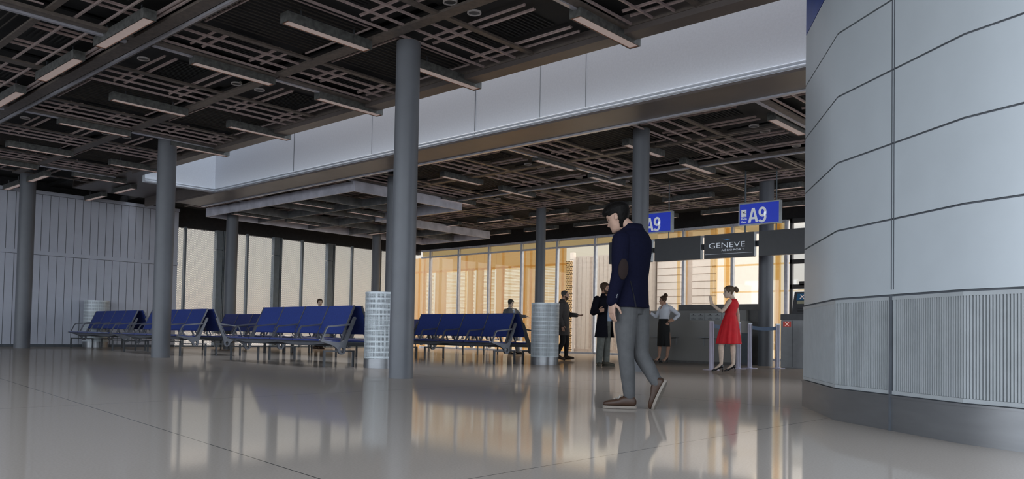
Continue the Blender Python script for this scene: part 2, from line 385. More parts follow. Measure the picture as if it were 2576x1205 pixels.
for z in (3.08, 2.19): box(bm, 24.97, 25.03, 8.9, 13.1, z, z+.055)
tag(link('outer_frame', bm, MT['mull']), 'amber mullion frame outside the glass, beyond the red-dressed woman', 'frame')

# curved partition wall on the right: facets with panel seams, ribbed band and steel plinth
P = [(9.2, 3.25), (7.67, 3.05), (6.50, 2.325), (5.655, 1.24), (5.50, .87), (5.36, .2), (5.5, -1.6), (6.6, -2.9), (8.6, -3.1), (10.2, -1.6), (10.5, .8), (10.1, 2.5)]
def drum(bm, z0, z1, off=0):
    n = len(P); pts = []
    for i in range(n):
        a, b, c = Vector(P[i-1]), Vector(P[i]), Vector(P[(i+1) % n])
        n1 = Vector(((b-a).y, -(b-a).x)).normalized(); n2 = Vector(((c-b).y, -(c-b).x)).normalized()
        if n1.dot(Vector((8, .3))-b) > 0: n1 = -n1
        if n2.dot(Vector((8, .3))-b) > 0: n2 = -n2
        h = (n1+n2).normalized(); pts.append(b+h*off/max(.5, h.dot(n1)))
    rings(bm, [[(p.x, p.y, z) for p in pts] for z in (z0, z1)])
zs = [.96, 1.505, 2.05, 2.585, 3.1]
bm = BM()
for i in range(4): drum(bm, zs[i]+.007, zs[i+1]-.007)
drum(bm, 3.107, 3.595)
o = struct('wall_curved', bm, MT['curved'], smooth=True, auto=.9)
bm = BM(); drum(bm, .02, 4.3, -.012); link('seam_backing', bm, MT['seam'], o)
bm = BM(); drum(bm, 3.605, 4.32); link('blue_panel', bm, MT['blue'], o)
bm = BM(); drum(bm, 0, .235, .012); drum(bm, .235, .25, .02); link('plinth', bm, MT['steel'], o, smooth=True, auto=.9)
bm = BM(); drum(bm, .255, .95, -.006); link('rib_backing', bm, MT['ribback'], o, smooth=True, auto=.9)
rb, sb, st = BM(), BM(), BM()
for i in range(0, 6):
    a, b = Vector(P[i]), Vector(P[i+1]); d = (b-a); ln = d.length; d.normalize(); nn = Vector((d.y, -d.x))
    if nn.dot(Vector((8, .3))-a) > 0: nn = -nn
    k = int(ln/.021)
    sm = .50*ln if i == 2 else None
    for j in range(k):
        s0 = (j+.5)/k*ln
        if sm and abs(s0-sm) < .05: continue
        p = a+d*s0+nn*.0
        bar(rb, (p.x, p.y, .285), (p.x, p.y, .925), .0118, .012, up=(nn.x, nn.y, 0))
    p, q = a-nn*.0, b-nn*.0
    for z in (.27, .938): bar(st, (p.x, p.y, z), (q.x, q.y, z), .014, .026)
    if sm:
        for ds in (-.03, .03):
            p = a+d*(sm+ds)+nn*.001; bar(st, (p.x, p.y, .26), (p.x, p.y, .95), .025, .014, up=(nn.x, nn.y, 0))
        for ds, z0, z1, w in ((-.012, 1.0, 3.59, .006), (.012, 1.0, 3.59, .006), (0, .0, .96, .012)):
            p = a+d*(sm+ds)+nn*(.0 if z0 else .006); bar(sb, (p.x, p.y, z0), (p.x, p.y, z1), w, .008+(.03 if not z0 else 0), up=(nn.x, nn.y, 0))
link('ribs', rb, MT['rib'], o); link('rib_frame', st, MT['rib'], o); link('seam', sb, MT['seam'], o)

# ---------------------------------------------------------------- columns
def column(x, y, r, z, label):
    bm = BM(); cyl(bm, (0, 0), r, 0, z, 40)
    o = tag(link('column', bm, MT['column'], smooth=True, auto=.6), label, 'column', 'round grey columns', 'structure'); o.location = (x, y, 0)
column(7.27, 8.50, .168, 4.69, 'thick grey round column in front of the mesh bin, tallest in view')
column(7.77, 16.95, .19, 4.75, 'grey round column standing before the left benches')
column(7.45, 24.75, .20, 5.05, 'grey round column against the panelled left wall')
column(12.78, 8.19, .158, 4.55, 'grey round column right behind the walking man')
column(13.07, 23.72, .185, 4.5, 'grey round column under the left end of the hanging canopy')
column(18.84, 8.44, .175, 4.55, 'dark grey round column at the right end of the counter')
column(12.92, 15.52, .178, 4.6, 'grey round column half hidden behind the tallest column')
column(18.8, 15.6, .15, 4.55, 'grey round column rising behind the mesh bin near the coated man')
column(18.85, 23.6, .16, 4.5, 'slim grey round column behind the far end of the hanging canopy')
# ---------------------------------------------------------------- ceiling grids
GM = [MT['gridm'], MT['beam'], MT['strip'], MT['mesh'], MT['slatd']]
TN = [10]
def bay(a0, a1, m, z, tmin, tmax, swap, main=True, board=True):
    """one ceiling bay: a = across, t = along from the main beam m; swap turns it by 90 degrees"""
    bm = BM()
    def B(aa, ab, ta, tb, za, zb, mi):
        ta, tb = max(ta, tmin), min(tb, tmax)
        if tb <= ta: return
        if swap: box(bm, m+ta, m+tb, aa, ab, z+za, z+zb, mi)
        else: box(bm, aa, ab, m+ta, m+tb, z+za, z+zb, mi)
    for t in (-.15, -.47, -.79, 1.86, 2.18, 2.5): B(a0, a1, t-.012, t+.012, .0, .03, 0)
    for t in (-1.12, 1.54): B(a0, a1, t-.045, t+.045, -.01, .02, 1)
    for o in (.42, .60, 1.36, 1.54):
        wd = (o in (.60, 1.36)) and .024 or .014
        for ta, tb in ((-1.1, -.26), (.55, 2.42)):
            B(a0+o-wd, a0+o+wd, ta, tb, .035, .05, 0); B(a0+o-.006, a0+o+.006, ta, tb, .02, .035, 0)
    t = -2.78
    while t < -1.2:
        B(a0+.1, a1-.1, t-.006, t+.006, .06, .075, 0 if int(t*100) % 4 == 0 else 4); t += .1
    for aa in (a0+.02, a0+.14, a1-.18):
        B(aa, aa+.02, -2.78, -1.2, .03, .05, 0)
    t = -2.7
    while t < -1.25:
        B(a0+.02, a0+.16, t, t+.012, .05, .06, 0); t += .13
    x = a0+.72
    t = .75
    while t < 2.4:
        B(a0+.72, a0+1.25, t-.012, t+.012, .075, .09, 3); t += .07
    t = -1.05
    while t < -.3:
        B(a0+.72, a0+1.25, t-.012, t+.012, .075, .09, 3); t += .07
    if main:
        B(a0-.06, a1+.06, -.10, .10, -.03, .0, 1); B(a0-.06, a1+.06, .02, .075, -.05, -.03, 2)
    # flanges on both sides of the bay
    B(a0-.075, a0+.015, tmin, tmax, -.015, .02, 1); B(a1-.015, a1+.075, tmin, tmax, -.015, .02, 1)
    B(a0, a1, tmin, tmax, .16, .19, 3)
    B(a0, a1, .12, 1.5, .1, .12, 3)
    TN[0] += 1
    struct(f'trim_{TN[0]}', bm, GM)
for k in range(-1, 3):
    m = 11.3+5.4*k
    for a0, a1 in ((4.93, 6.82), (6.97, 8.70)): bay(a0, a1, m, 4.69, -2.75, 2.65 if k < 2 else 1.8, False)
for k in range(-3, 5):
    m = 10.98+5.4*k
    for a0, a1 in ((11.86, 13.9), (14.02, 15.85)):
        if m < 22: bay(a0, a1, m, 4.5, -2.75, 2.65, False)
v = 11.5-2.42*2
while v < 23: bay(v, v+2.27, 4.66, 4.69, -3.4, -.02, True, main=False); v += 2.42
v = 11.45-2.17*6
while v < 23.5: bay(v, v+2.05, 16.05, 4.5, -.0, 2.65, True, main=False); bay(v, v+2.05, 21.4, 4.5, -2.75, -.1, True, main=False); v += 2.17
bm = BM(); box(bm, 4.63, 4.82, 3.6, 23.9, 4.65, 4.69, 1); box(bm, 4.84, 4.88, 3.6, 23.9, 4.62, 4.66, 2); box(bm, 4.88, 4.93, 3.6, 23.9, 4.64, 4.69, 1); box(bm, 4.55, 4.58, 3.6, 23.9, 4.68, 4.72, 0); struct('trim_5', bm, GM)
bm = BM(); box(bm, 15.87, 15.97, -4, 23.2, 4.45, 4.5, 1); box(bm, 15.9, 15.94, -4, 23.2, 4.42, 4.45, 2); struct('trim_6', bm, GM)
bm = BM(); box(bm, 1.2, 4.63, 11.24, 11.38, 4.64, 4.69, 1); box(bm, 1.2, 4.6, 11.40, 11.46, 4.61, 4.66, 2); box(bm, 2.9, 4.63, 16.6, 16.72, 4.64, 4.69, 1); box(bm, 2.9, 4.6, 16.76, 16.81, 4.61, 4.66, 2); struct('trim_7', bm, GM)

# ---------------------------------------------------------------- batten lights
ORD = ['first', 'second', 'third', 'fourth', 'fifth', 'sixth', 'seventh', 'eighth', 'ninth', 'tenth']
def light_proto(ln):
    t = thing('ceiling_light', '', 'ceiling light')
    bm = BM(); w = .085
    box(bm, 0, ln, -w, -w+.012, 0, .13); box(bm, 0, ln, w-.012, w, 0, .13); box(bm, 0, .012, -w+.012, w-.012, 0, .13); box(bm, ln-.012, ln, -w+.012, w-.012, 0, .13); box(bm, .012, ln-.012, -w+.012, w-.012, .05, .13)
    link('housing', bm, MT['lamp'], t)
    bm = BM(); box(bm, .02, ln-.02, -w+.018, w-.018, .008, .045); link('diffuser', bm, MT['diff'], t)
    bm = BM()
    for y in (-w+.012, w-.018): box(bm, .012, ln-.012, y, y+.006, .002, .05)
    for x in (.012, ln-.032): box(bm, x, x+.02, -w+.018, w-.018, .002, .012)
    link('rim', bm, MT['rust'], t)
    bm = BM()
    bm.free()
    for x in (.25, ln-.25): bm = BM(); cyl(bm, (x, 0), .012, .13, .26, 8); link('hanger', bm, MT['dark'], t)
    return t
protos = {}
def light(x, y, z, ln, rz, label, group):
    if ln not in protos:
        t = protos[ln] = light_proto(ln); t.location = (x, y, z); t.rotation_euler = (0, 0, rz); t['label'] = label; t['group'] = group
    else:
        t = dup(protos[ln], (x, y, z), rz, label); t['group'] = group
for i, v in enumerate((8.89, 11.34, 14.27, 16.75, 19.85, 22.18)):
    light(5.52, v, 4.55, 1.35, 0, f'crosswise batten light before the tallest column, {ORD[i]} of its row from the right', 'battens of the near ceiling')
for i, v in enumerate((5.95, 8.92, 11.39, 14.34, 16.82, 19.97, 22.31)):
    light(7.75, v, 4.55, 1.35, 0, f'batten light poking over the skylight edge, {ORD[i]} of its row from the right', 'battens of the near ceiling')
for i, v in enumerate((10.15, 12.5, 15.07)):
    light(4.37, v, 4.55, 1.6, PI/2, f'lengthwise batten light at the upper left, {ORD[i]} from the top', 'battens of the near ceiling')
for nm, u, v in (('short batten light just right of the column by the panelled wall', 7.33, 22.87), ('short batten light just left of the column by the panelled wall', 7.33, 24.9), ('short batten light over the panelled wall, upper of the pair near the second column', 9.57, 22.87), ('short batten light over the panelled wall, lower of the pair near the second column', 9.57, 24.95)):
    light(u, v, 4.55, 1.35, PI/2, nm, 'battens of the near ceiling')
for i, v in enumerate((5.8, 8.77, 11.08, 14.0)):
    light(13.12, v, 4.4, 1.35, 0, f'batten light in the first row beyond the skylight, {ORD[i]} from the right', 'battens of the far ceiling')
for i, v in enumerate((8.76, 11.2, 14.09, 16.38)):
    light(15.3, v, 4.4, 1.35, 0, f'batten light in the second row beyond the skylight, {ORD[i]} from the right', 'battens of the far ceiling')
for i, v in enumerate((7.74, 10.14, 12.65, 15.0, 17.3, 19.7)):
    light(19.35, v, 4.4, 1.5, PI/2, f'lengthwise batten light above the gate signs, {ORD[i]} of its row from the right', 'battens of the far ceiling')
for i, v in enumerate((7.9, 10.4, 12.75, 15.25, 17.5, 19.75)):
    light(22.0, v, 4.4, 1.5, PI/2, f'lengthwise batten light near the top of the glass wall, {ORD[i]} from the right', 'battens of the far ceiling')
for u, v, rz, w in ((12.45, 19.27, 0, 'left of centre, nearer'), (14.38, 19.33, 0, 'centre, nearer'), (12.5, 22.7, 0, 'far left'), (14.42, 22.75, 0, 'farther, left of the tallest column'), (18.15, 21.9, PI/2, 'far right')):
    light(u, v, 4.18, 1.3, rz, f'batten light under the hanging canopy, {w}', 'battens under the canopy')

# ---------------------------------------------------------------- round speakers in the ceiling mesh
dl = None
def ring(x, y, z, label):
    global dl
    if dl is None:
        t = thing('ceiling_speaker', label, 'speaker', (x, y, z), 0, 'round ceiling speakers')
        bm = BM(); n = 24
        rings(bm, [[(r*math.cos(2*PI*i/n), r*math.sin(2*PI*i/n), h) for i in range(n)] for r, h in ((.075, .02), (.075, 0), (.092, 0), (.092, .04), (.06, .04))], cap=False); link('bezel', bm, MT['ringm'], t)
        bm = BM(); cyl(bm, (0, 0), .075, .012, .03, 24); link('mesh_cover', bm, MT['canopyin'], t); dl = t
    else: dup(dl, (x, y, z), 0, label)
for a, (u, w) in enumerate(((5.11, 'left main beam'), (6.63, 'left of two cross-beam rows'), (7.05, 'right of two cross-beam rows'), (8.54, 'skylight edge'))):
    for i, v in enumerate((7.0, 12.04, 17.3)):
        ring(u*1.03, v*1.03, 4.77, f'round ceiling speaker at the {w}, {ORD[i]} from right')
for u, w in ((12.28, 'first row beyond the skylight'), (13.72, 'second row beyond the skylight'), (14.2, 'third row beyond the skylight'), (15.64, 'fourth row beyond the skylight')):
    for i, v in enumerate((6.4, 11.8)):
        ring(u*1.018, v*1.018, 4.575, f'round ceiling speaker, {w}, {"right" if i == 0 else "left"} one')
for i, v in enumerate((8.98, 9.46, 11.15, 11.63, 13.32, 13.8, 15.5, 15.98)):
    ring(16.72*1.018, v*1.018, 4.575, f'round ceiling speaker in the row farthest back, {ORD[i]} from the right')

# ---------------------------------------------------------------- hanging canopy (egg-crate)
t = thing('hanging_canopy', 'pale metal egg-crate canopy hanging under the ceiling above the benches', 'canopy', (0, 0, 0))
bm = BM(); e = .05
out = [(12.33, 16.39), (16.15, 16.39), (16.15, 20.3), (21.5, 20.3), (21.5, 24.0), (12.33, 24.0)]
for i in range(6):
    a, b = out[i], out[(i+1) % 6]; bar(bm, (*a, 4.32), (*b, 4.32), e, .26)
link('rim', bm, MT['canopy'], t)
bm = BM()
bar(bm, (14.15, 16.42, 4.32), (14.15, 23.97, 4.32), .05, .22)
for v in (18.4, 20.3, 22.2): bar(bm, (12.36, v, 4.32), (16.1, v, 4.32), .05, .22)
bar(bm, (16.15, 22.2, 4.32), (21.47, 22.2, 4.32), .05, .22); bar(bm, (16.12, 20.33, 4.32), (16.12, 23.97, 4.32), .05, .22)
for u in (17.9, 19.7): bar(bm, (u, 20.33, 4.32), (u, 23.97, 4.32), .05, .22)
link('fins', bm, MT['canopyin'], t)
for u, v in ((12.6, 16.7), (15.9, 16.7), (12.6, 23.7), (21.2, 23.7), (21.2, 20.6), (15.5, 20.9)): bm = BM(); cyl(bm, (u, v), .015, 4.35, 4.85, 8); link('hanger', bm, MT['dark'], t)

# ---------------------------------------------------------------- back-to-back benches
SP, NS = .83, 4
LN = .14+SP*NS+.06
def sprof(bm, pts, v0, v1, sgn): prism(bm, pts, lambda a, b, d: (sgn*a, d, b), v0, v1)
def arc(cx, cz, ra, rb, a0, a1, n=12): return [(cx+ra*math.cos(a0+(a1-a0)*i/n), cz+rb*math.sin(a0+(a1-a0)*i/n)) for i in range(n+1)]
def end_frame(bm, v, s):
    w = .022
    # plate from the seat front down to the ring and up to the back: u offsets grow away from the spine
    pts = [(.82, .475), (.825, .455), (.70, .42), (.58, .385), (.50, .34), (.455, .30), (.41, .365), (.33, .365), (.305, .30), (.295, .38), (.265, .46), (.09, .88), (.115, .90), (.14, .89), (.30, .54), (.335, .475), (.39, .445), (.50, .445), (.66, .455)]
    sprof(bm, pts, v-w, v+w, s)
    o, i = arc(.382, .30, .078, .078, 0, 2*PI, 24)[:-1], arc(.382, .30, .034, .048, 0, 2*PI, 24)[:-1]
    for k in range(24):
        j = (k+1) % 24
        A = [bm.verts.new((s*p[0], d, p[1])) for d in (v-w-.004, v+w+.004) for p in (o[k], o[j], i[j], i[k])]
        for q in ((0,1,2,3), (7,6,5,4), (0,4,5,1), (2,6,7,3)): bm.faces.new([A[x] for x in q])
def arm(bm, v, s):
    w = .02
    pts = [(.80, .46), (.695, .69), (.66, .725), (.20, .775), (.20, .745), (.65, .70), (.675, .68), (.775, .46)]
    sprof(bm, pts, v-w, v+w, s)
def make_bench():
    t = thing('waiting_bench', '', 'bench', group='blue back-to-back waiting benches')
    for s in (-1, 1):
        for k in range(NS):
            a, b = .105+k*SP, .105+(k+1)*SP-.03
            bm = BM(); sprof(bm, [(.84, .47), (.835, .488), (.81, .497), (.76, .492), (.5, .465), (.31, .47), (.31, .445), (.5, .435), (.76, .452), (.81, .455), (.832, .458)], a, b, s)
            link('seat', bm, MT['pan'], t)
            bm = BM(); sprof(bm, [(.30, .585), (.315, .60), (.085, 1.105), (.06, 1.11), (.045, 1.095), (.275, .585)], a, b, s)
            link('backrest', bm, MT['seat'], t, bev=.004)
        for k in range(NS+1):
            v = .09+k*SP; bm = BM()
            bar(bm, (s*.308, v, .575), (s*.078, v, 1.105), .026, .03, up=(s, 0, .4))
            bar(bm, (s*.34, v, .44), (s*.25, v, .66), .05, .03, up=(s, 0, .4))
            link('back_rail', bm, MT['frm'], t)
        for k in range(NS+1):
            bm = BM(); arm(bm, (.04 if k == 0 else .09+k*SP), s); link('armrest', bm, MT['frm'], t)
        for v in (.02, LN):
            bm = BM(); end_frame(bm, v, s); link('side_frame', bm, MT['frm'], t)
            bm = BM(); q = .018
            for x in (.13, .73): box(bm, *sorted((s*(x-q), s*(x+q))), v-q, v+q, 0, .285)
            box(bm, *sorted((s*.112, s*.748)), v-q, v+q, .27, .295)
            link('leg_frame', bm, MT['dark'], t)
        bm = BM()   # curved tray under the seats
        n = 24; top, bot = [], []
        for i in range(n+1):
            q = i/n; v = .05+q*(LN-.06); h = .425-.05*abs(math.sin(2*PI*q))**.8
            top.append((s*.62, v, .45)); bot.append((s*.62, v, h))
        for dx in (0, .03):
            rings(bm, [[(p[0]+s*dx, p[1], p[2]) for p in r] for r in (top, bot)], cap=False, closed=False)
        box(bm, *sorted((s*.36, s*.66)), .05, LN, .415, .435); link('tray', bm, MT['frm'], t)
    for s in (-1, 1): bm = BM(); box(bm, *sorted((s*.35, s*.41)), .02, LN, .36, .42); link('beam', bm, MT['dark'], t)
    return t
B0 = make_bench()
bl = [(8.985, 11.65, .052, 'blue back-to-back bench in front, left of the mesh bin and tallest column'),
      (9.335, 17.74, .055, 'blue back-to-back bench right beside the second column, middle of the left three'),
      (9.575, 22.1, .055, 'leftmost blue back-to-back bench, in front of the mesh bin by the wall'),
      (13.225, 11.52, .075, 'blue back-to-back bench right of the tallest column, beside the second mesh bin'),
      (12.5, 16.15, .05, 'blue bench in the row behind the front left bench, nearer the tallest column'),
      (12.72, 19.8, .0, 'blue bench far behind, showing between the two left benches'),
      (18.04, 17.3, .07, 'blue bench farthest back before the glass wall, in front of the suited man')]
for i, (u, v, a, lb) in enumerate(bl):
    if i == 0: B0.location = (u, v, 0); B0.rotation_euler = (0, 0, -a); B0['label'] = lb
    else: dup(B0, (u, v, 0), -a, lb)

# ---------------------------------------------------------------- wire mesh bins
def make_bin():
    t = thing('mesh_bin', '', 'bin', group='round wire mesh bins')
    R, H, Bs = .30, 1.33, .165
    bm = BM(); cyl(bm, (0, 0), R+.004, 0, Bs, 48); link('base', bm, MT['steel'], t, smooth=True, auto=.6)
    bm = BM(); cyl(bm, (0, 0), R-.022, Bs, H-.02, 40); link('liner', bm, MT['binin'], t, smooth=True, auto=.6)
    bm = BM(); n = 84
    for i in range(n):
        a = 2*PI*i/n; w = .0062 if i % 7 else .012
        bar(bm, (R*math.cos(a), R*math.sin(a), Bs), (R*math.cos(a), R*math.sin(a), H), w*1.3, .006, up=(math.cos(a), math.sin(a), 0))
    for k in range(49):
        z = Bs+.02+(H-Bs-.03)*k/48; h = .022 if k % 4 == 0 else .0065; m = 56
        rings(bm, [[(r*math.cos(2*PI*i/m), r*math.sin(2*PI*i/m), z+dz) for i in range(m)] for r, dz in ((R-.004, -h/2), (R+.005, -h/2), (R+.005, h/2), (R-.004, h/2), (R-.004, -h/2))], cap=False)
    link('wire_cage', bm, MT['wire'], t)
    bm = BM(); m = 48
    rings(bm, [[(r*math.cos(2*PI*i/m), r*math.sin(2*PI*i/m), z) for i in range(m)] for r, z in ((R-.03, H-.02), (R-.03, H+.012), (R+.008, H+.012), (R+.008, H-.025), (R-.03, H-.025))], cap=False)
    link('top_ring', bm, MT['wire'], t)
    return t
b0 = make_bin(); b0.location = (9.13, 11.22, 0); b0['label'] = 'white wire mesh bin left of the tallest column, at the end of the front bench'
dup(b0, (13.58, 11.1, 0), .4, 'white wire mesh bin right of the bench, in front of the coated man')
b3 = dup(b0, (9.9, 26.08, 0), .8, 'pale white wire mesh bin far left, against the panelled wall')
b3.scale = (1.2, 1.2, 1.08)

# ---------------------------------------------------------------- text helper (lettering facing the camera side, -u)
TX = Matrix(((0, 0, -1), (-1, 0, 0), (0, 1, 0)))
def text(name, s, size, u, v, z, m, parent, bold=0, sx=1, align='LEFT', th=.004, space=1):
    cu = bpy.data.curves.new(name, 'FONT'); cu.body = s; cu.size = size; cu.offset = bold; cu.extrude = th/2; cu.align_x = align; cu.space_character = space; cu.resolution_u = 6
    o = bpy.data.objects.new('tmp_text', cu); C.objects.link(o)
    dg = bpy.context.evaluated_depsgraph_get(); me = bpy.data.meshes.new_from_object(o.evaluated_get(dg))
    bpy.data.objects.remove(o); me.name = name
    for vv in me.vertices:
        p = TX @ Vector((vv.co.x*sx, vv.co.y, vv.co.z)); vv.co = p+Vector((u, v, z))
    me.materials.clear(); me.materials.append(m)
    ob = bpy.data.objects.new(name, me); C.objects.link(ob); ob.parent = parent
    return ob

# ---------------------------------------------------------------- gate signs and displays over the counter
SU = 17.5
def gate_sign(v1, z0, label):
    t = thing('gate_sign', label, 'sign', (0, 0, 0), group='blue gate signs')
    v0 = v1-1.0; z1 = z0+.525
    bm = BM()
    for a, b, c, d in ((v0, v1, z0, z0+.028), (v0, v1, z1-.028, z1), (v0, v0+.028, z0+.028, z1-.028), (v1-.028, v1, z0+.028, z1-.028)): box(bm, SU, SU+.12, a, b, c, d)
    link('frame', bm, MT['signf'], t)
    bm = BM(); box(bm, SU+.012, SU+.11, v0+.028, v1-.028, z0+.028, z1-.028); link('face', bm, MT['signb'], t)
    # letter A from strokes, digit from arcs
    bm = BM(); H = .335; zb = z0+.06; x0 = v1-.235; w = .245; s = .062
    f = lambda a, b, d: (d, x0-a, zb+b)
    prism(bm, [(0, 0), (s, 0), (w/2+.0, H*.80), (w/2, H), (w/2-s*.52, H)], f, SU+.004, SU+.012)
    prism(bm, [(w, 0), (w-s, 0), (w/2-.0, H*.80), (w/2, H), (w/2+s*.52, H)], f, SU+.004, SU+.012)
    prism(bm, [(w*.2, H*.22), (w*.8, H*.22), (w*.73, H*.37), (w*.27, H*.37)], f, SU+.0035, SU+.012)
    link('letter_a', bm, MT['signw'], t)
    bm = BM(); cx = .345; q = .053
    def stroke(pts):
        for k in range(len(pts)-1):
            (a, b, n1, m1), (c, d, n2, m2) = pts[k], pts[k+1]
            prism(bm, [(a-n1*q/2, b-m1*q/2), (c-n2*q/2, d-m2*q/2), (c+n2*q/2, d+m2*q/2), (a+n1*q/2, b+m1*q/2)], f, SU+.004, SU+.012)
    lp = lambda cx, cz, ra, rb, a0, a1, n: [(cx+ra*math.cos(a0+(a1-a0)*i/n), cz+rb*math.sin(a0+(a1-a0)*i/n), math.cos(a0+(a1-a0)*i/n), math.sin(a0+(a1-a0)*i/n)) for i in range(n+1)]
    stroke(lp(cx, H*.685, .068, .088, 0, 2*PI, 24))
    stroke([(cx+.068, H*.685, 1, 0)]+[(cx+.068, H*.52, 1, 0)]+lp(cx-.012, H*.32, .08, .098, .35, -2.5, 14))
    link('digit_nine', bm, MT['signw'], t)
    bm = BM(); box(bm, SU+.005, SU+.012, v1-.19, v1-.065, z0+.20, z0+.37); link('pictogram', bm, MT['signw'], t)
    bm = BM(); g = lambda a, b, d: (d, v1-.065-a, z0+.20+b)
    prism(bm, [(.012, .13), (.02, .132), (.045, .108), (.075, .117), (.092, .13), (.10, .128), (.088, .105), (.075, .092), (.098, .078), (.115, .09), (.112, .078), (.10, .066), (.078, .072)], g, SU+.001, SU+.006)
    prism(bm, [(.06, .014), (.115, .014), (.115, .022), (.06, .022)], g, SU+.001, SU+.006)
    link('aircraft_mark', bm, MT['ink'], t)
    text('lettering', 'Porte', .062, SU+.006, v1-.062, z0+.135, MT['signw'], t, .0015)
    text('lettering', 'Gate', .062, SU+.006, v1-.062, z0+.065, MT['signw'], t, .0015)
    for dv, r in ((.14, .02), (.89, .014)):
        for za, zb in ((z0+.525, 4.6), (3.13, z0)): bm = BM(); cyl(bm, (SU+.06, v1-dv), r, za, zb, 12); link('pole', bm, MT['post'], t)
gate_sign(8.52, 3.285, 'blue hanging gate sign reading A9, right one, above the airport name display')
gate_sign(10.30+1.0, 3.285, 'blue hanging gate sign reading A9, partly hidden by the column')
t = thing('display_rail', 'dark horizontal rail carrying the row of displays over the counter', 'rail', (0, 0, 0))
bm = BM(); box(bm, SU+.13, SU+.19, 6.7, 12.2, 2.80, 2.93); link('bar', bm, MT['dark'], t)
for v in (11.16, 11.56): bm = BM(); cyl(bm, (SU+.16, v), .012, 2.93, 4.6, 8); link('pole', bm, MT['post'], t)
for a, b, lb in ((6.75, 8.02, 'blank black hanging display at the right, cut off by the curved wall'), (8.14, 9.40, 'black hanging display showing the white airport name and blue stroke'), (9.5, 10.78, 'blank black hanging display just right of the column'), (10.89, 12.17, 'blank black hanging display mostly hidden behind the walking man')):
    t = thing('hanging_display', lb, 'screen', (0, 0, 0), group='black displays over the counter')
    bm = BM(); box(bm, SU, SU+.12, a, b, 2.56, 3.13); link('casing', bm, MT['screen'], t, bev=.006)
    bm = BM(); box(bm, SU+.005, SU+.115, a-.014, a-.001, 2.57, 3.12); link('edge_strip', bm, MT['signf'], t)
    if abs(a-8.14) < .01:
        text('lettering', 'GENEVE', .18, SU-.001, 9.285, 2.80, MT['logo'], t, -.0015, 1.44)
        text('lettering', 'AÉROPORT', .06, SU-.001, 8.945, 2.72, MT['logo'], t, -.0004, 1.5, space=1.35)
        bm = BM(); g = lambda x, z, d: (d, 8.86-x, 2.985+z)
        prism(bm, [(-.08, .035), (0, .012), (.06, -.002), (.14, -.005), (.07, .008), (0, .024)], g, SU-.003, SU+.001); link('accent_stroke', bm, MT['logob'], t)
        bm = BM(); box(bm, SU-.003, SU+.001, 8.17, 9.37, 2.655, 2.66); link('line', bm, MT['logo'], t)

# ---------------------------------------------------------------- check-in counter
t = thing('gate_counter', 'long dark grey gate counter with raised back and notice plates', 'counter', (0, 0, 0))
bm = BM(); box(bm, 18.5, 19.1, 8.93, 12.3, .06, 1.10); link('body', bm, MT['counter'], t, bev=.006)
bm = BM(); box(bm, 18.53, 19.1, 8.95, 12.28, 0, .06); link('plinth', bm, MT['counter2'], t)
bm = BM(); box(bm, 19.1, 19.5, 8.70, 10.98, 0, 1.39); box(bm, 19.06, 19.5, 8.70, 10.98, 1.38, 1.53); link('raised_back', bm, MT['counter2'], t)
bm = BM(); box(bm, 18.96, 19.1, 9.0, 11.95, 1.10, 1.37); link('upstand', bm, MT['counter'], t)
for i in range(3):
    v0 = 10.45-i*.0
for a, b in ((10.14, 10.57), (9.66, 10.12), (9.20, 9.64)):
    bm = BM(); box(bm, 18.945, 18.96, a, b, 1.115, 1.30); p = link('notice_plate', bm, MT['plate'], t)
    bm = BM()
    for cxx in (a+.11, a+.32):
        for zz in (1.24, 1.155): 
            box(bm, 18.942, 18.945, cxx-.02, cxx+.02, zz+.012, zz+.03); box(bm, 18.942, 18.945, cxx-.07, cxx+.07, zz-.004, zz+.002); box(bm, 18.942, 18.945, cxx-.06, cxx+.06, zz-.016, zz-.011)
    link('print', bm, MT['ink'], p)
for a, b in ((10.62, 11.35), (9.25, 9.98)):
    bm = BM(); box(bm, 18.30, 18.5, a, b, .655, .675); bar(bm, (18.49, a+.08, .66), (18.49, a+.08, .45), .03, .02); bar(bm, (18.49, b-.08, .66), (18.49, b-.08, .45), .03, .02)
    link('bag_shelf', bm, MT['kiosk'], t)
t = thing('side_gate', 'low dark blue-grey panel between the counter and the dark column', 'gate', (18.55, 8.78, 0))
bm = BM(); box(bm, -.03, .03, -.10, .13, .05, .80); link('panel', bm, mat('gate_panel', (.07, .09, .105), .4), t, bev=.006)
bm = BM(); box(bm, -.05, .05, -.12, .14, 0, .05); link('foot', bm, MT['dark'], t)

# ---------------------------------------------------------------- belt posts
pst = None; plist = []
pp = [(14.95, 7.84, 'pale lilac belt post just left of the red-dressed woman'), (16.2, 7.86, 'pale lilac belt post just behind the red-dressed woman, right of her'), (16.73, 7.85, 'pale lilac belt post third from the left'), (17.47, 7.54, 'pale lilac belt post nearest the boarding pass reader')]
for x, y, lb in pp:
    if pst is None:
        t = pst = thing('belt_post', lb, 'post', (x, y, 0), -.8, 'lilac belt barrier posts')
        bm = BM(); box(bm, -.043, .043, -.03, .03, .02, .98); link('shaft', bm, MT['lilac'], t, bev=.008)
        bm = BM()
        for q in (-.018, .018): box(bm, q-.003, q+.003, -.033, .033, .03, .97)
        link('groove', bm, MT['seam'], t)
        bm = BM(); cyl(bm, (0, 0), .17, 0, .012, 32, r1=.16); cyl(bm, (0, 0), .06, .012, .025, 24); link('base', bm, MT['lilac'], t)
        bm = BM(); box(bm, -.045, .045, -.032, .032, .98, 1.0); link('cap', bm, MT['signf'], t, bev=.005)
        plist.append(t)
    else: plist.append(dup(pst, (x, y, 0), -.8, lb))
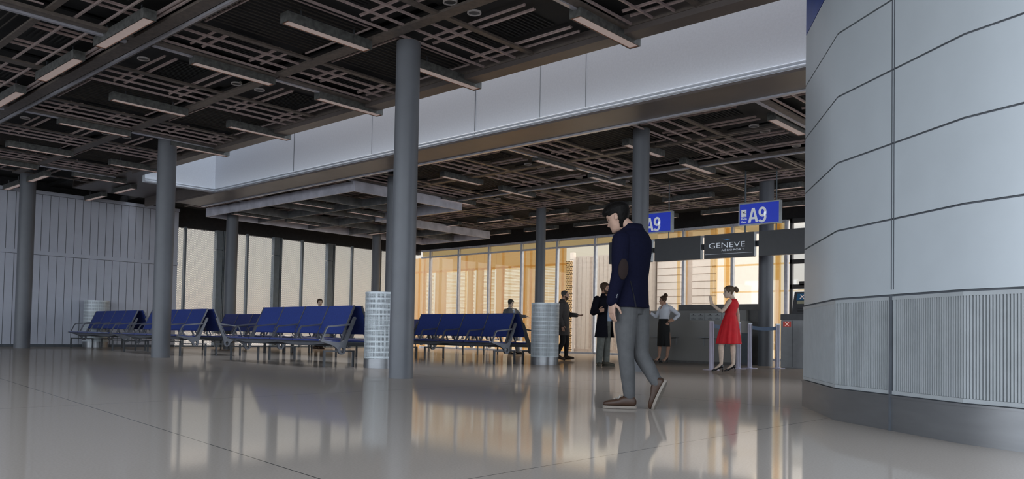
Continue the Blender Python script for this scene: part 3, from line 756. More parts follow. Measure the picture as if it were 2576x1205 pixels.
for i, j in ((0, 1), (2, 3)):
    a, b = Vector(pp[i][:2]), Vector(pp[j][:2]); rot = Matrix.Rotation(.8, 2); e = rot @ (b-a); n = 10; lo, hi = [], []
    d = e.normalized()*.05
    for k in range(n+1):
        q = k/n; p = d*(1-q)+(e-d)*q; z = .9-.02*math.sin(PI*q)
        lo.append((p.x, p.y, z-.04)); hi.append((p.x, p.y, z+.04))
    bm = BM(); w_ = Vector((-d.y, d.x)).normalized()*.002
    for off in (-1, 1): rings(bm, [[(p[0]+off*w_.x, p[1]+off*w_.y, p[2]) for p in r] for r in (lo, hi)], cap=False, closed=False)
    o = link('belt', bm, MT['belt'], plist[i]); o['label'] = 'dark blue barrier belt'
    bm = BM(); p = d*.9; bar(bm, (p.x, p.y, .855), (p.x, p.y, .945), .03, .03); link('clip', bm, MT['dark'], o)

# ---------------------------------------------------------------- boarding pass reader
t = thing('boarding_reader', 'grey boarding pass reader with red cross light, at the curved wall', 'machine', (18.08, 7.73, 0), 0)
bm = BM(); box(bm, 0, .62, -.62, 0, .0, 1.10); link('cabinet', bm, MT['kiosk'], t, bev=.01)
bm = BM(); box(bm, -.004, .0, -.285, -.275, .03, 1.09); link('door_gap', bm, MT['dark'], t)
bm = BM(); box(bm, -.01, .62, -.62, .005, 1.10, 1.24); link('collar', bm, MT['kioskd'], t, bev=.006)
bm = BM(); prism(bm, [(.03, 1.24), (.55, 1.24), (.5, 1.76), (.20, 1.76)], lambda a, b, d: (a, d, b), -.60, -.24); link('console', bm, MT['kioskd'], t)
def cross(bm, c, ax, up, r, w):
    for s in (1, -1): bar(bm, c-ax*r-up*(r*s), c+ax*r+up*(r*s), w, .004, up=ax.cross(up))
bm = BM(); box(bm, -.008, .0, -.24, -.06, .95, 1.07); p = link('status_light', bm, MT['kred'], t)
bm = BM(); cross(bm, Vector((-.01, -.15, 1.01)), Vector((0, -1, 0)), Vector((0, 0, 1)), .045, .012); link('cross_mark', bm, MT['kwhite'], p)
sl = Vector((.17, 0, .52)).normalized(); nn = Vector((-.52, 0, .17)).normalized(); o0 = Vector((.03, 0, 1.24))
def plate(n_, m, s0, s1, v0, v1, h=.008):
    bm = BM(); a = o0+sl*(s0+s1)/2+nn*(h/2-.002); bar(bm, a+Vector((0, v0, 0)), a+Vector((0, v1, 0)), h, s1-s0, up=sl); return link(n_, bm, m, t)
p = plate('screen', MT['kblue'], .34, .50, -.56, -.31)
bm = BM(); cross(bm, o0+sl*.42+nn*.012+Vector((0, -.435, 0)), Vector((0, -1, 0)), sl, .05, .014); link('cross_mark', bm, MT['kwhite'], p)
plate('label_plate', MT['kyel'], .25, .32, -.56, -.33); plate('slot', MT['ink'], .13, .145, -.53, -.37); plate('slot', MT['ink'], .06, .09, -.53, -.37)
# ---------------------------------------------------------------- people
def V(*a): return Vector(a)
ZU = V(0, 0, 1)
def skin(n, c, r=.5): return mat(n, c, r, var=.08, scale=25, spec=.3)
PM = dict(
    skin=skin('skin_fair', (.44, .27, .2)), skin2=skin('skin_tan', (.5, .29, .2)), skin3=skin('skin_warm', (.5, .32, .24)), skin4=skin('skin_pale', (.74, .58, .46)), hairl=mat('hair_light_brown', (.14, .095, .06), .5, var=.35, spec=.15, scale=60, bump=.4, bscale=90, stretch=(1, 1, .3)), lip=mat('lips', (.4, .14, .12), .45), eye=mat('eye_dark', (.02, .015, .012), .2), sclera=mat('eye_white', (.6, .58, .55), .3),
    hair=mat('hair_black', (.006, .005, .0045), .55, spec=.12, var=.4, scale=60, bump=.4, bscale=90, stretch=(1, 1, .3)), hairb=mat('hair_brown', (.075, .045, .028), .5, spec=.12, var=.35, scale=60, bump=.4, bscale=90, stretch=(1, 1, .3)), hairg=mat('hair_greying', (.08, .075, .07), .6, spec=.12, var=.4, scale=70, bump=.3, bscale=90),
    navy=mat('navy_wool', (.0065, .0072, .021), .9, spec=.1, var=.15, scale=70, bump=.12, bscale=300), patch=mat('suede_patch', (.014, .005, .004), .9), ntrim=mat('navy_dark', (.002, .0022, .006), .9),
    jean=mat('grey_denim', (.088, .088, .09), .8, var=.14, scale=14, bump=.15, bscale=200), jeang=mat('olive_denim', (.14, .145, .13), .8, var=.2, scale=14, bump=.15, bscale=200), blackt=mat('black_cloth', (.012, .012, .013), .85, var=.2),
    coat=mat('dark_coat', (.009, .009, .014), .9, spec=.1, var=.2, scale=60), coatg=mat('charcoal_coat', (.06, .053, .05), .85, var=.2, scale=60), suit=mat('grey_suit', (.15, .152, .165), .8, var=.15, scale=60), brownj=mat('brown_jacket', (.07, .035, .03), .8),
    shirt=mat('light_blue_shirt', (.36, .45, .6), .7, var=.08), white=mat('white_blouse', (.7, .72, .78), .7, var=.04), tie=mat('blue_tie', (.15, .25, .45), .6), red=mat('red_dress', (.72, .012, .022), .7, var=.08, scale=12), skirt=mat('black_skirt', (.012, .012, .012), .85),
    shoeb=mat('brown_leather', (.05, .024, .013), .5, var=.2, scale=20), sole=mat('rubber_sole', (.26, .225, .19), .7), pump=mat('black_patent', (.01, .01, .011), .25), shoeo=mat('olive_suede', (.09, .08, .06), .8), lace=mat('shoe_lace', (.4, .37, .33), .8), nail=mat('red_nail', (.6, .02, .04), .3), belt=mat('dark_belt', (.02, .018, .016), .5))

def ell(c, A, B, n=28, k=1.0):
    out = []
    for i in range(n):
        a = 2*PI*i/n; x, y = math.cos(a), math.sin(a)
        out.append(c+A*(abs(x)**k*(1 if x >= 0 else -1))+B*(abs(y)**k*(1 if y >= 0 else -1)))
    return out
def limb(bm, pts, rad, n=16):
    """rounded tapered tube; rad entries are numbers"""
    P_, Q = [], []
    pts = [Vector(p) for p in pts]
    d0 = (pts[0]-pts[1]).normalized(); d1 = (pts[-1]-pts[-2]).normalized()
    for a in (.98, .8, .45): P_.append(pts[0]+d0*rad[0]*a); Q.append(rad[0]*math.sqrt(1-a*a))
    # smooth the middle
    m = len(pts)
    for i in range(m-1):
        for s in range(5):
            t = s/5
            p0, p1, p2, p3 = pts[max(i-1, 0)], pts[i], pts[i+1], pts[min(i+2, m-1)]
            q = .5*((2*p1)+(p2-p0)*t+(2*p0-5*p1+4*p2-p3)*t*t+(3*p1-p0-3*p2+p3)*t**3)
            P_.append(p1*(1-t)+p2*t if m == 2 else q.lerp(p1*(1-t)+p2*t, .5)); Q.append(rad[i]*(1-t)+rad[i+1]*t)
    P_.append(pts[-1]); Q.append(rad[-1])
    for a in (.45, .8, .98): P_.append(pts[-1]+d1*rad[-1]*a); Q.append(rad[-1]*math.sqrt(1-a*a))
    tube(bm, P_, Q, n)
def blob(bm, c, A, B, Cv, n=16):
    rs = []
    for i in range(1, n):
        t = PI*i/n; rs.append(ell(c-Cv*math.cos(t), A*math.sin(t), B*math.sin(t), 20))
    rings(bm, rs)
def remesh(bm, name, mats, parent, vox, smooth=4):
    bmesh.ops.recalc_face_normals(bm, faces=bm.faces)
    me = bpy.data.meshes.new('tmp'); bm.to_mesh(me); bm.free()
    o = bpy.data.objects.new('tmp', me); C.objects.link(o)
    m = o.modifiers.new('r', 'REMESH'); m.mode = 'VOXEL'; m.voxel_size = vox; m.use_smooth_shade = True
    if smooth:
        s = o.modifiers.new('s', 'SMOOTH'); s.factor = .5; s.iterations = smooth
    dg = bpy.context.evaluated_depsgraph_get(); nm = bpy.data.meshes.new_from_object(o.evaluated_get(dg))
    bpy.data.objects.remove(o); bpy.data.meshes.remove(me)
    nm.name = name; nm.materials.clear()
    for x in (mats if isinstance(mats, list) else [mats]): nm.materials.append(x)
    nm.polygons.foreach_set('use_smooth', [True]*len(nm.polygons))
    ob = bpy.data.objects.new(name, nm); C.objects.link(ob)
    if parent: ob.parent = parent
    return ob

HP = [(0, .24, .06, .09), (.02, .33, .0, .16), (.06, .375, -.05, .21), (.12, .39, -.10, .25), (.2, .385, -.16, .285), (.27, .39, -.22, .30), (.33, .39, -.27, .32), (.40, .385, -.32, .335), (.46, .375, -.37, .35), (.52, .37, -.41, .36), (.57, .39, -.43, .365), (.63, .395, -.445, .367), (.72, .38, -.455, .365), (.80, .34, -.44, .345), (.87, .27, -.39, .30), (.93, .18, -.31, .235), (.97, .09, -.22, .155), (.99, .02, -.14, .08)]
def head_pt(z, th, xf, xb, w, Hh, fem):
    cx, a = (xf+xb)/2, (xf-xb)/2; c, s = math.cos(th), math.sin(th)
    if fem and z < .3: w *= .9+.1*z/.3
    x = cx+a*c; y = w*s*(1-.06*max(0, c)**2)
    fr = max(0, c)
    if fr > .2:
        g = lambda v, m, sd: math.exp(-((v-m)/sd)**2)
        x += .12*g(y, 0, .06)*(max(0, min(1, (.56-z)/.2)) if z > .345 else max(0, 1-(.345-z)/.05))
        x -= .045*(g(y, .16, .075)+g(y, -.16, .075))*g(z, .5, .05)
        x += .02*g(y, 0, .2)*g(z, .585, .03)
        x += .028*g(y, 0, .11)*(g(z, .255, .02)+g(z, .205, .02))
        x += .03*g(y, 0, .1)*g(z, .07, .05)
    return V(x, y, z)*Hh
def head_rings(Hh, fem=False, fn=None, n=44):
    zs = []
    for i in range(len(HP)-1):
        k = 3 if .1 < HP[i][0] < .66 else 2
        for j in range(k):
            t = j/k; zs.append(tuple(HP[i][q]*(1-t)+HP[i+1][q]*t for q in range(4)))
    zs.append(HP[-1]); rs = []
    for z, xf, xb, w in zs:
        r = []
        for i in range(n):
            th = 2*PI*i/n; p = head_pt(z, th, xf, xb, w, Hh, fem)
            if fn:
                cc = V((xf+xb)/2, 0, z)*Hh
                c3 = V(-.03, 0, .5)*Hh
                d = (p-c3).normalized(); p = p+d*fn(z, th)*Hh
            r.append(p)
        rs.append(r)
    return rs
def hair_fn(style):
    def f(z, th):
        c = math.cos(th); a = abs(((th+PI) % (2*PI))-PI)/PI  # 0 front .. 1 back
        # hairline height by angle
        line = {'short': .80 if a < .22 else (.80-.42*min(1, (a-.22)/.16) if a < .5 else .38-.24*min(1, (a-.5)/.35)), 'fringe': .70 if a < .25 else (.70-.12*min(1, (a-.25)/.07) if a < .56 else .58-.5*min(1, (a-.56)/.16)), 'thin': .88 if a < .2 else (.88-.4*min(1, (a-.2)/.22) if a < .5 else .48-.28*min(1, (a-.5)/.35)), 'up': .80 if a < .2 else (.80-.38*min(1, (a-.2)/.2) if a < .55 else .42-.27*min(1, (a-.55)/.3))}[style]
        th_ = {'short': .05, 'fringe': .105, 'thin': .018, 'up': .04}[style]
        if style == 'fringe': th_ *= .72+.85*max(0, c)**2*(1 if z > .7 else .6)
        if style == 'fringe' and z < .68: th_ *= .3+.7*max(0, min(1, (a-.56)/.14))*.75
        q = (z-line)/.035
        return -.05+(th_+.05)*max(0, min(1, q*.5+.5))
    return f
def beard_fn(z, th):
    a = abs(((th+PI) % (2*PI))-PI)/PI
    if a > .5: return -.05
    top = .27 if a < .12 else .27+.15*(a-.12)/.38
    ok = z < top and z > .0 and not (.19 < z < .27 and a < .085)
    return .014 if ok else -.05
def hand(bm, w, d, nrm, th, curl=.3, s=1.0, spread=.0, point=False):
    """w wrist, d hand direction, nrm palm normal, th +-1: which side the thumb leaves"""
    d = d.normalized(); nrm = (nrm-d*nrm.dot(d)).normalized(); side = d.cross(nrm).normalized()*th
    L = .095*s
    rings(bm, [ell(w+d*(L*t), side*wd*s, nrm*dp*s, 16, .8) for t, wd, dp in ((-.12, .026, .02), (.1, .031, .019), (.5, .04, .0165), (.85, .042, .0145), (1.0, .038, .011))])
    for k, (o, ln) in enumerate(((.031, .074), (.0105, .083), (-.0105, .077), (-.030, .06))):
        b = w+d*(L*.92)+side*(o*s); c = curl*(1+.12*k); dd = d+side*(o*spread*12)
        if point and k == 0: c = .05
        p = [b]; a = c*.6; q = b
        for f_ in (.46, .31, .23):
            dirv = (dd*math.cos(a)+nrm*math.sin(a)).normalized(); q = q+dirv*(ln*s*f_); p.append(q); a += c
        limb(bm, p, [.0092*s, .0085*s, .0078*s, .0065*s], 10)
    b = w+d*(L*.22)+side*(.030*s)+nrm*.004
    p = [b, b+(d*.55+side*.65+nrm*.3).normalized()*.042*s]; p.append(p[1]+(d*.85+side*.2+nrm*.45).normalized()*.032*s); p.append(p[2]+(d*.95+nrm*.4).normalized()*.022*s)
    limb(bm, p, [.0135*s, .0115*s, .0095*s, .0075*s], 10)
    return [w+d*(L*.92)]
def shoe(name, ank, toe_dir, parent, m, up=ZU, ln=.27, msole=None, h=.1, wd=.046):
    """low shoe: ank = heel centre on the sole, direction of the toe"""
    d = toe_dir.normalized(); s = d.cross(up).normalized(); u = s.cross(d)
    bm = BM()
    prof = [(-.02, .6, .02, h*.6), (.0, .85, .0, h*.95), (.05, .95, .0, h), (.09, .95, .0, h*.95), (.13, .98, .0, h*.74), (.17, 1.08, .0, h*.62), (.21, 1.06, .0, h*.55), (.245, .85, .004, h*.45), (.262, .5, .01, h*.3)]
    rs = []
    for x, w, z0, z1 in prof:
        c = ank+d*(x*ln/.27)+u*((z0+z1)/2+.018); rs.append(ell(c, s*(wd*w), u*((z1-z0)/2), 18, .75))
    rings(bm, rs); o = link(name, bm, m, parent, smooth=True)
    bm = BM(); rs = []
    n = 26; base = []
    for i in range(n):
        a = 2*PI*i/n; x = .12+.146*math.cos(a); w = (wd+.004)*(1+.12*math.cos(a-.3))*math.sin(a)*(1.0)
        base.append(ank+d*(x*ln/.27)+s*w)
    rings(bm, [[p+u*z for p in base] for z in (0.0, .012, .022)])
    q = link('sole', bm, msole or m, o)
    return o
def laces(o, ank, toe_dir, up=ZU, h=.1, bow=True):
    d = toe_dir.normalized(); s = d.cross(up).normalized(); u = s.cross(d); bm = BM()
    for k in range(4):
        x = .10+.022*k; z = .018+h*(.93-.085*k); tube(bm, [ank+d*x+s*(-.022)+u*(z-.012), ank+d*(x+.005)+u*(z+.004), ank+d*(x+.01)+s*.022+u*(z-.012)], .0035, 6)
    for q in (-1, 1) if bow else (): tube(bm, [ank+d*.10+u*(.018+h*.95), ank+d*.12+s*(q*.022)+u*(.03+h*.9), ank+d*.14+s*(q*.034)+u*(.01+h*.72)], .003, 6)
    link('laces', bm, PM['lace'], o)
def pump(ank, toe_dir, parent, ln=.235, hh=.085):
    """high heeled pump: ank = heel point on the ground"""
    d = toe_dir.normalized(); s = d.cross(ZU).normalized(); bm = BM(); rs = []
    for t, z, w, h in ((0, hh-.006, .024, .062), (.12, hh-.012, .034, .068), (.35, hh*.6, .033, .06), (.55, hh*.26, .037, .05), (.7, .008, .043, .046), (.85, .002, .038, .04), (.96, .001, .022, .026), (1.0, .002, .008, .014)):
        rs.append(ell(ank+d*(t*ln)+ZU*(z+h/2), s*w, ZU*(h/2), 16, .85))
    rings(bm, rs); o = link('pump_shoe', bm, PM['pump'], parent, smooth=True)
    bm = BM(); tube(bm, [ank+d*.012, ank+d*.008+ZU*.04, ank+d*.018+ZU*(hh+.01)], [.006, .009, .022], 12); link('heel', bm, PM['pump'], o, smooth=True)
    return o

TM = [(-.10, .15, .105), (0, .17, .115), (.10, .158, .108), (.19, .148, .104), (.31, .162, .115), (.42, .182, .122), (.50, .186, .112), (.55, .14, .09), (.58, .08, .07)]
TF = [(-.10, .155, .11), (0, .17, .118), (.09, .148, .105), (.19, .115, .09), (.29, .128, .10), (.38, .145, .122), (.46, .148, .10), (.51, .11, .075), (.54, .062, .055)]
class Person:
    def __init__(s, ref, px, f, pelvis, neck, headc, hf, hpitch=0, fem=False, hh=.232, scale=1, base=None, roll=0, vox=.007, hips_f=None):
        s.px = px; s.f = V(*f, 0).normalized(); s.r = s.f.cross(ZU); s.fem = fem; s.hh = hh; s.k = scale; s.vox = vox
        s.hf_ = V(*(hips_f or f), 0).normalized(); s.hr = s.hf_.cross(ZU)
        s.pel, s.neck = Vector(pelvis), Vector(neck); s.hc = Vector(headc)
        fx = V(*hf, 0).normalized(); x = (fx*math.cos(hpitch)-ZU*math.sin(hpitch)); y = ZU.cross(fx); z = x.cross(y)
        if roll: y, z = y*math.cos(roll)+z*math.sin(roll), z*math.cos(roll)-y*math.sin(roll)
        s.HM = Matrix((x, y, z)).transposed()
        s.rows = TF if fem else TM
        s.sh = [s.neck+s.r*q*(.165 if fem else .19)*scale-ZU*(.07 if fem else .075)*scale for q in (-1, 1)]   # left, right
        s.hip = [s.pel+s.hr*q*.088*scale-ZU*.02 for q in (-1, 1)]
    def hw(s, q): return s.hc+s.HM @ (Vector(q)-V(-.03, 0, .5)*s.hh)
    def tring(s, t, w, d, n=28, f=None):
        top = .58 if not s.fem else .54
        q = max(0, min(1, t/top)); c = s.pel.lerp(s.neck, q)
        if t < 0: c = s.pel+ZU*t*s.k
        r = s.hr.lerp(s.r, q).normalized(); ff = ZU.cross(r)
        return ell(c, r*w*s.k, ff*d*s.k, n, .88)
    def build(s, name, label, ang_px, arms, legs, hands, skinm, lipm=None, ref=None, place=None, brow=None, rz=None, feet=None):
        """arms/legs: [left, right] lists of joints after the root"""
        bm = BM(); k = s.k
        rings(bm, [s.tring(t, w*.94, d*.94) for t, w, d in s.rows])
        for i in (0, 1):
            a = arms[i]; limb(bm, [s.sh[i], a[0], a[1]], [.056*k, .042*k, .029*k] if not s.fem else [.043*k, .036*k, .024*k])
            l = legs[i]; limb(bm, [s.hip[i], l[0], l[0].lerp(l[1], .3), l[1]], [.085*k, .055*k, .056*k, .036*k] if not s.fem else [.085*k, .05*k, .05*k, .031*k])
            if feet: limb(bm, [l[1], l[1].lerp(feet[i], .35)-ZU*.012, feet[i]], [.032*k, .036*k, .03*k])
            h = hands[i]
            hand(bm, a[1], *h)
        nb = s.hw(V(-.12, 0, .16)*s.hh); limb(bm, [s.neck-ZU*.03, s.neck.lerp(nb, .5), s.hw(V(-.1, 0, .3)*s.hh)], [.066*k, .056*k, .054*k] if not s.fem else [.055*k, .045*k, .045*k])
        rings(bm, [[s.hw(p) for p in r] for r in head_rings(s.hh, s.fem)])
        for q in (-1, 1):
            c = V(-.05, q*.365, .44)*s.hh; blob(bm, s.hw(c), s.HM @ (V(.06, 0, .01)*s.hh), s.HM @ (V(.028, q*.028, 0)*s.hh), s.HM @ (V(-.025, q*.015, .105)*s.hh), 10)
        o = remesh(bm, name, [skinm, PM['lip'], PM['eye'], brow or PM['hair'], PM['sclera']], None, s.vox, 2)
        inv = s.HM.transposed(); mi = []
        for p in o.data.polygons:
            v = p.center-s.hc; m = 0
            if v.length < s.hh*.75:
                q = (inv @ v)/s.hh+V(-.03, 0, .5); ay = abs(q.y)
                if q.x > .25:
                    if .195 < q.z < .27 and ay < .115*(1-((q.z-.232)/.06)**2): m = 1
                    elif abs(q.z-.505) < .028 and .09 < ay < .215: m = 2 if (abs(ay-.15) < .03 or q.z > .52) else 4
                    elif abs(q.z-.598) < .013 and .08 < ay < .23: m = 3
            mi.append(m)
        o.data.polygons.foreach_set('material_index', mi)
        s.o = o; s.arms = arms; s.legs = legs
        o['label'] = label; o['category'] = 'person'
        # stand where the photo shows the feet, facing across the view ray
        o.location = place; o.rotation_euler = (0, 0, YAW-PI/2-math.atan((ref-PPX)/FOC))
        return o
    def hair(s, style, m):
        bm = BM(); f = hair_fn(style); rings(bm, [[s.hw(p) for p in r] for r in head_rings(s.hh*1.005, s.fem, f, 56)]); return link('hair', bm, m, s.o, smooth=True)
    def beard(s, m):
        bm = BM(); rings(bm, [[s.hw(p) for p in r] for r in head_rings(s.hh*1.0, s.fem, beard_fn, 64)]); return link('beard', bm, m, s.o, smooth=True)
    def trousers(s, m, name='trousers', r=(.105, .07, .064, .055), low=.0, ankle_t=.97):
        bm = BM(); k = s.k
        rings(bm, [s.tring(t, w+.006, d+.006) for t, w, d in s.rows[:3]]+[s.tring(.12, s.rows[2][1]+.004, s.rows[2][2]+.004)])
        for i in (0, 1):
            l = s.legs[i]; e = l[0].lerp(l[1], ankle_t)
            limb(bm, [s.hip[i]-ZU*.01, s.hip[i].lerp(l[0], .5), l[0], l[0].lerp(l[1], .45), e], [r[0]*k, (r[0]*.55+r[1]*.45)*k, r[1]*k, r[2]*k, r[3]*k], 20)
        return remesh(bm, name, m, s.o, s.vox, 3)
    def top(s, m, name, hem, marg=.018, hemw=None, sl=(.07, .056, .044), cuff=.95, sleeves=True, collar=None):
        bm = BM(); k = s.k; rs = []
        hw = hemw or s.rows[1][1]+marg+.01
        ts = [(hem, hw, hw*.72)]
        if hem < -.12: ts.append((hem*.5, (hw+s.rows[1][1]+marg)/2, (hw*.72+s.rows[1][2]+marg)/2))
        for t, w, d in s.rows:
            if t > hem+.03: ts.append((t, w+marg, d+marg))
        rings(bm, [s.tring(*x) for x in ts])
        if sleeves:
            for i in (0, 1):
                a = s.arms[i]; e = a[0].lerp(a[1], cuff); limb(bm, [s.sh[i]-s.r*(.01 if i else -.01), s.sh[i].lerp(a[0], .5), a[0], a[0].lerp(a[1], .5), e], [sl[0]*k, (sl[0]+sl[1])/2*k, sl[1]*k, (sl[1]+sl[2])/2*k, sl[2]*k], 18)
        return remesh(bm, name, m, s.o, s.vox, 3)
    def collar(s, m, h=.035, gap=.5, name='collar', r=.068, back=.012):
        bm = BM(); n = 20; a0, a1 = gap, 2*PI-gap; f = ZU.cross(s.r)
        P4 = []
        for q, z in ((r, -.035), (r*1.02, h*.9), (r*1.12, h), (r*1.45, -.02), (r*1.4, -.05)):
            P4.append([s.neck+f*(q*math.cos(a0+(a1-a0)*i/n))+s.r*(q*1.05*math.sin(a0+(a1-a0)*i/n))+ZU*(z-(.05 if abs(i-n/2) > n*.42 else 0)+back) for i in range(n+1)])
        P4.append(P4[0]); rings(bm, P4, cap=False, closed=False); return link(name, bm, m, s.o, smooth=True)
    def strip(s, m, name, t0, t1, w0, w1, off=.02, lift=0):
        """a panel lying on the chest front (shirt, tie, lapels)"""
        bm = BM(); rs = []
        for j in range(9):
            t = t0+(t1-t0)*j/8; w = w0+(w1-w0)*j/8
            for k in range(len(s.rows)-1):
                if s.rows[k][0] <= t <= s.rows[k+1][0]: break
            q = (t-s.rows[k][0])/(s.rows[k+1][0]-s.rows[k][0]); dp = s.rows[k][2]*(1-q)+s.rows[k+1][2]*q; hw = s.rows[k][1]*(1-q)+s.rows[k+1][1]*q
            c = s.pel.lerp(s.neck, max(0, min(1, t/s.rows[-1][0]))); r = []
            for i in range(9):
                x = (lift+w*(i/4-1)); y = (dp+off)*math.sqrt(max(.05, 1-(x/(hw+off))**2)); r.append(c+s.r*x+s.f*y)
            rs.append(r)
        a = [[p+s.f*.006 for p in r] for r in rs]
        full = [r+[p-s.f*.03 for p in reversed(r0)] for r, r0 in zip(a, rs)]
        rings(bm, full); return link(name, bm, m, s.o, smooth=True, auto=.7)
    def coat(s, m, name, hem, gap, marg=.03, hemw=.25, hemd=.19, n=40):
        """open fronted coat: a C shaped shell with thickness"""
        bm = BM(); top = s.rows[-1][0]; ts = []
        for t, w, d in s.rows:
            if t > -.05: ts.append((t, w+marg, d+marg))
        for q in (.3, .6, 1.0): ts.insert(0, (hem*q-.02*(q < 1), s.rows[1][1]+marg+(hemw-s.rows[1][1]-marg)*q, s.rows[1][2]+marg+(hemd-s.rows[1][2]-marg)*q))
        rows = []
        for t, w, d in ts:
            q = max(0, min(1, t/top)); c = s.pel.lerp(s.neck, q)
            if t < 0: c = s.pel+ZU*t
            r = s.hr.lerp(s.r, q).normalized(); f = ZU.cross(r)
            g = gap*(1 if t < .35 else max(.35, 1-(t-.35)*2)); pts = []
            for io in (1, 0):
                for i in range(n+1):
                    a = g+(2*PI-2*g)*i/n
                    if not io: a = g+(2*PI-2*g)*(n-i)/n
                    e = 0 if io else .012
                    pts.append(c+f*((d-e)*math.cos(a))+r*((w-e)*math.sin(a)))
            rows.append(pts)
        rings(bm, rows)
        for i in (0, 1):
            a = s.arms[i]; e = a[0].lerp(a[1], .95); limb(bm, [s.sh[i], s.sh[i].lerp(a[0], .5), a[0], a[0].lerp(a[1], .5), e], [.078, .072, .062, .056, .05], 18)
        return link(name, bm, m, s.o, smooth=True, auto=.9)

# --- the walking man in the navy blazer
q = lambda x, y, d=0: V((x-1562)/286, d, (1029-y)/286)
w = Person(None, 286, (-.82, .58), (.07, .0, .93), (.078, .02, 1.58), (-.045, -.0, 1.69), (-.93, .36), .42, hh=.245, vox=.0045, hips_f=(-.9, .43))
w.sh = [q(1555, 610, -.16), q(1603, 612, .15)]
w.hip = [V(.03, -.075, .90), V(.13, .075, .90)]
arms = [[q(1553, 690, -.215), q(1536, 764, -.20)], [q(1588, 690, .22), q(1572, 768, .30)]]
legs = [[q(1572, 885, -.08), q(1583, 1000, -.05)], [q(1610, 892, .02), q(1652, 966, -.06)]]
hd = [(V(.02, .02, -1), V(.75, .6, 0), 1, .22, 1.05), (V(-.1, .1, -1), V(.3, -.9, 0), -1, .3, 1.05)]
o = w.build('person', 'man in navy blazer with elbow patch and grey trousers, walking left, head lowered', None, arms, legs, hd, PM['skin3'], ref=1562, place=(5.95, 3.985, 0))
w.hair('fringe', PM['hair'])
w.trousers(PM['jean'], r=(.112, .071, .066, .052), ankle_t=.95)
bl_ = w.top(PM['navy'], 'blazer', -.045, .03, .205, (.082, .066, .05), .97)
w.collar(PM['navy'], .035, .6, r=.075)
bm = BM(); e = arms[0][0]; blob(bm, e+V(.034, -.052, .02), V(.042, .02, 0), V(-.010, .016, 0), V(.004, 0, .092), 12); link('elbow_patch', bm, PM['patch'], w.o, smooth=True)
bm = BM(); bar(bm, V(.116, -.170, .885), V(.098, -.172, .98), .012, .02, up=V(0, -1, 0)); bar(bm, V(.098, -.172, .98), V(.066, -.168, 1.11), .007, .02, up=V(0, -1, 0))
link('vent', bm, PM['ntrim'], w.o)
bm = BM()
for j in range(3):
    c = arms[0][0].lerp(arms[0][1], .86-.05*j)+V(.03, -.042, 0); blob(bm, c, V(.007, 0, 0), V(0, .004, 0), V(0, 0, .007), 8)
link('cuff_buttons', bm, PM['frm'] if 'frm' in PM else MT['frm'], w.o, smooth=True)
f1 = V(-1, -.05, .0); a1 = q(1594, 1028, -.05); sh = shoe('shoe', a1, f1, w.o, PM['shoeb'], msole=PM['sole'], ln=.275, h=.095); laces(sh, a1, f1, h=.095)
f2 = V(-.38, .18, -.92).normalized(); u2 = V(-.80, .30, .40); u2 = (u2-f2*u2.dot(f2)).normalized()
a2 = q(1672, 962, -.09); sh = shoe('shoe', a2, f2, w.o, PM['shoeb'], up=u2, msole=PM['sole'], ln=.275, h=.095); laces(sh, a2, f2, up=u2, h=.088, bow=False)

# --- bearded man in the long dark coat
q = lambda x, y, d=0: V((x-1512)/117, d, (921-y)/117)
w = Person(None, 117, (.8, -.6), (.05, 0, .95), (.06, 0, 1.50), (.045, -.03, 1.675), (.86, -.5), .12, hh=.24, vox=.007)
w.sh = [V(.2, .13, 1.43), V(-.12, -.13, 1.43)]
arms = [[V(.29, .2, 1.13), V(.33, .05, .9)], [V(-.2, -.22, 1.14), V(-.08, -.42, 1.17)]]
legs = [[V(.10, .08, .5), V(.10, .06, .09)], [V(-.03, -.09, .5), V(-.055, -.08, .09)]]
hd = [(V(0, 0, -1), V(-1, 0, 0), 1, .4, 1), (V(.75, -.35, .15), V(.3, .9, .2), 1, 1.1, 1)]
w.build('person', 'bearded man in long dark open coat and blue shirt, facing right', None, arms, legs, hd, PM['skin2'], ref=1512, place=(14.2, 10.02, 0), brow=PM['hairb'])
w.hair('short', PM['hairb']); w.beard(PM['hairb'])
w.trousers(PM['jeang'], r=(.108, .082, .077, .07)); w.top(PM['shirt'], 'shirt', .02, .012, sl=(.066, .052, .04))
w.coat(PM['coat'], 'coat', -.33, .42, .035, .25, .19); w.collar(PM['coat'], .05, .55, r=.078)
bm = BM(); rings(bm, [w.tring(t, .182, .128) for t in (.03, .065)]); link('belt', bm, PM['belt'], w.o)
for i, (a, d) in enumerate(((V(.03, .06, 0), V(.95, -.35, 0)), (V(-.075, -.0, 0), V(.15, -1, 0)))): shoe('shoe', a, d, w.o, PM['shoeo'], ln=.27, h=.1)

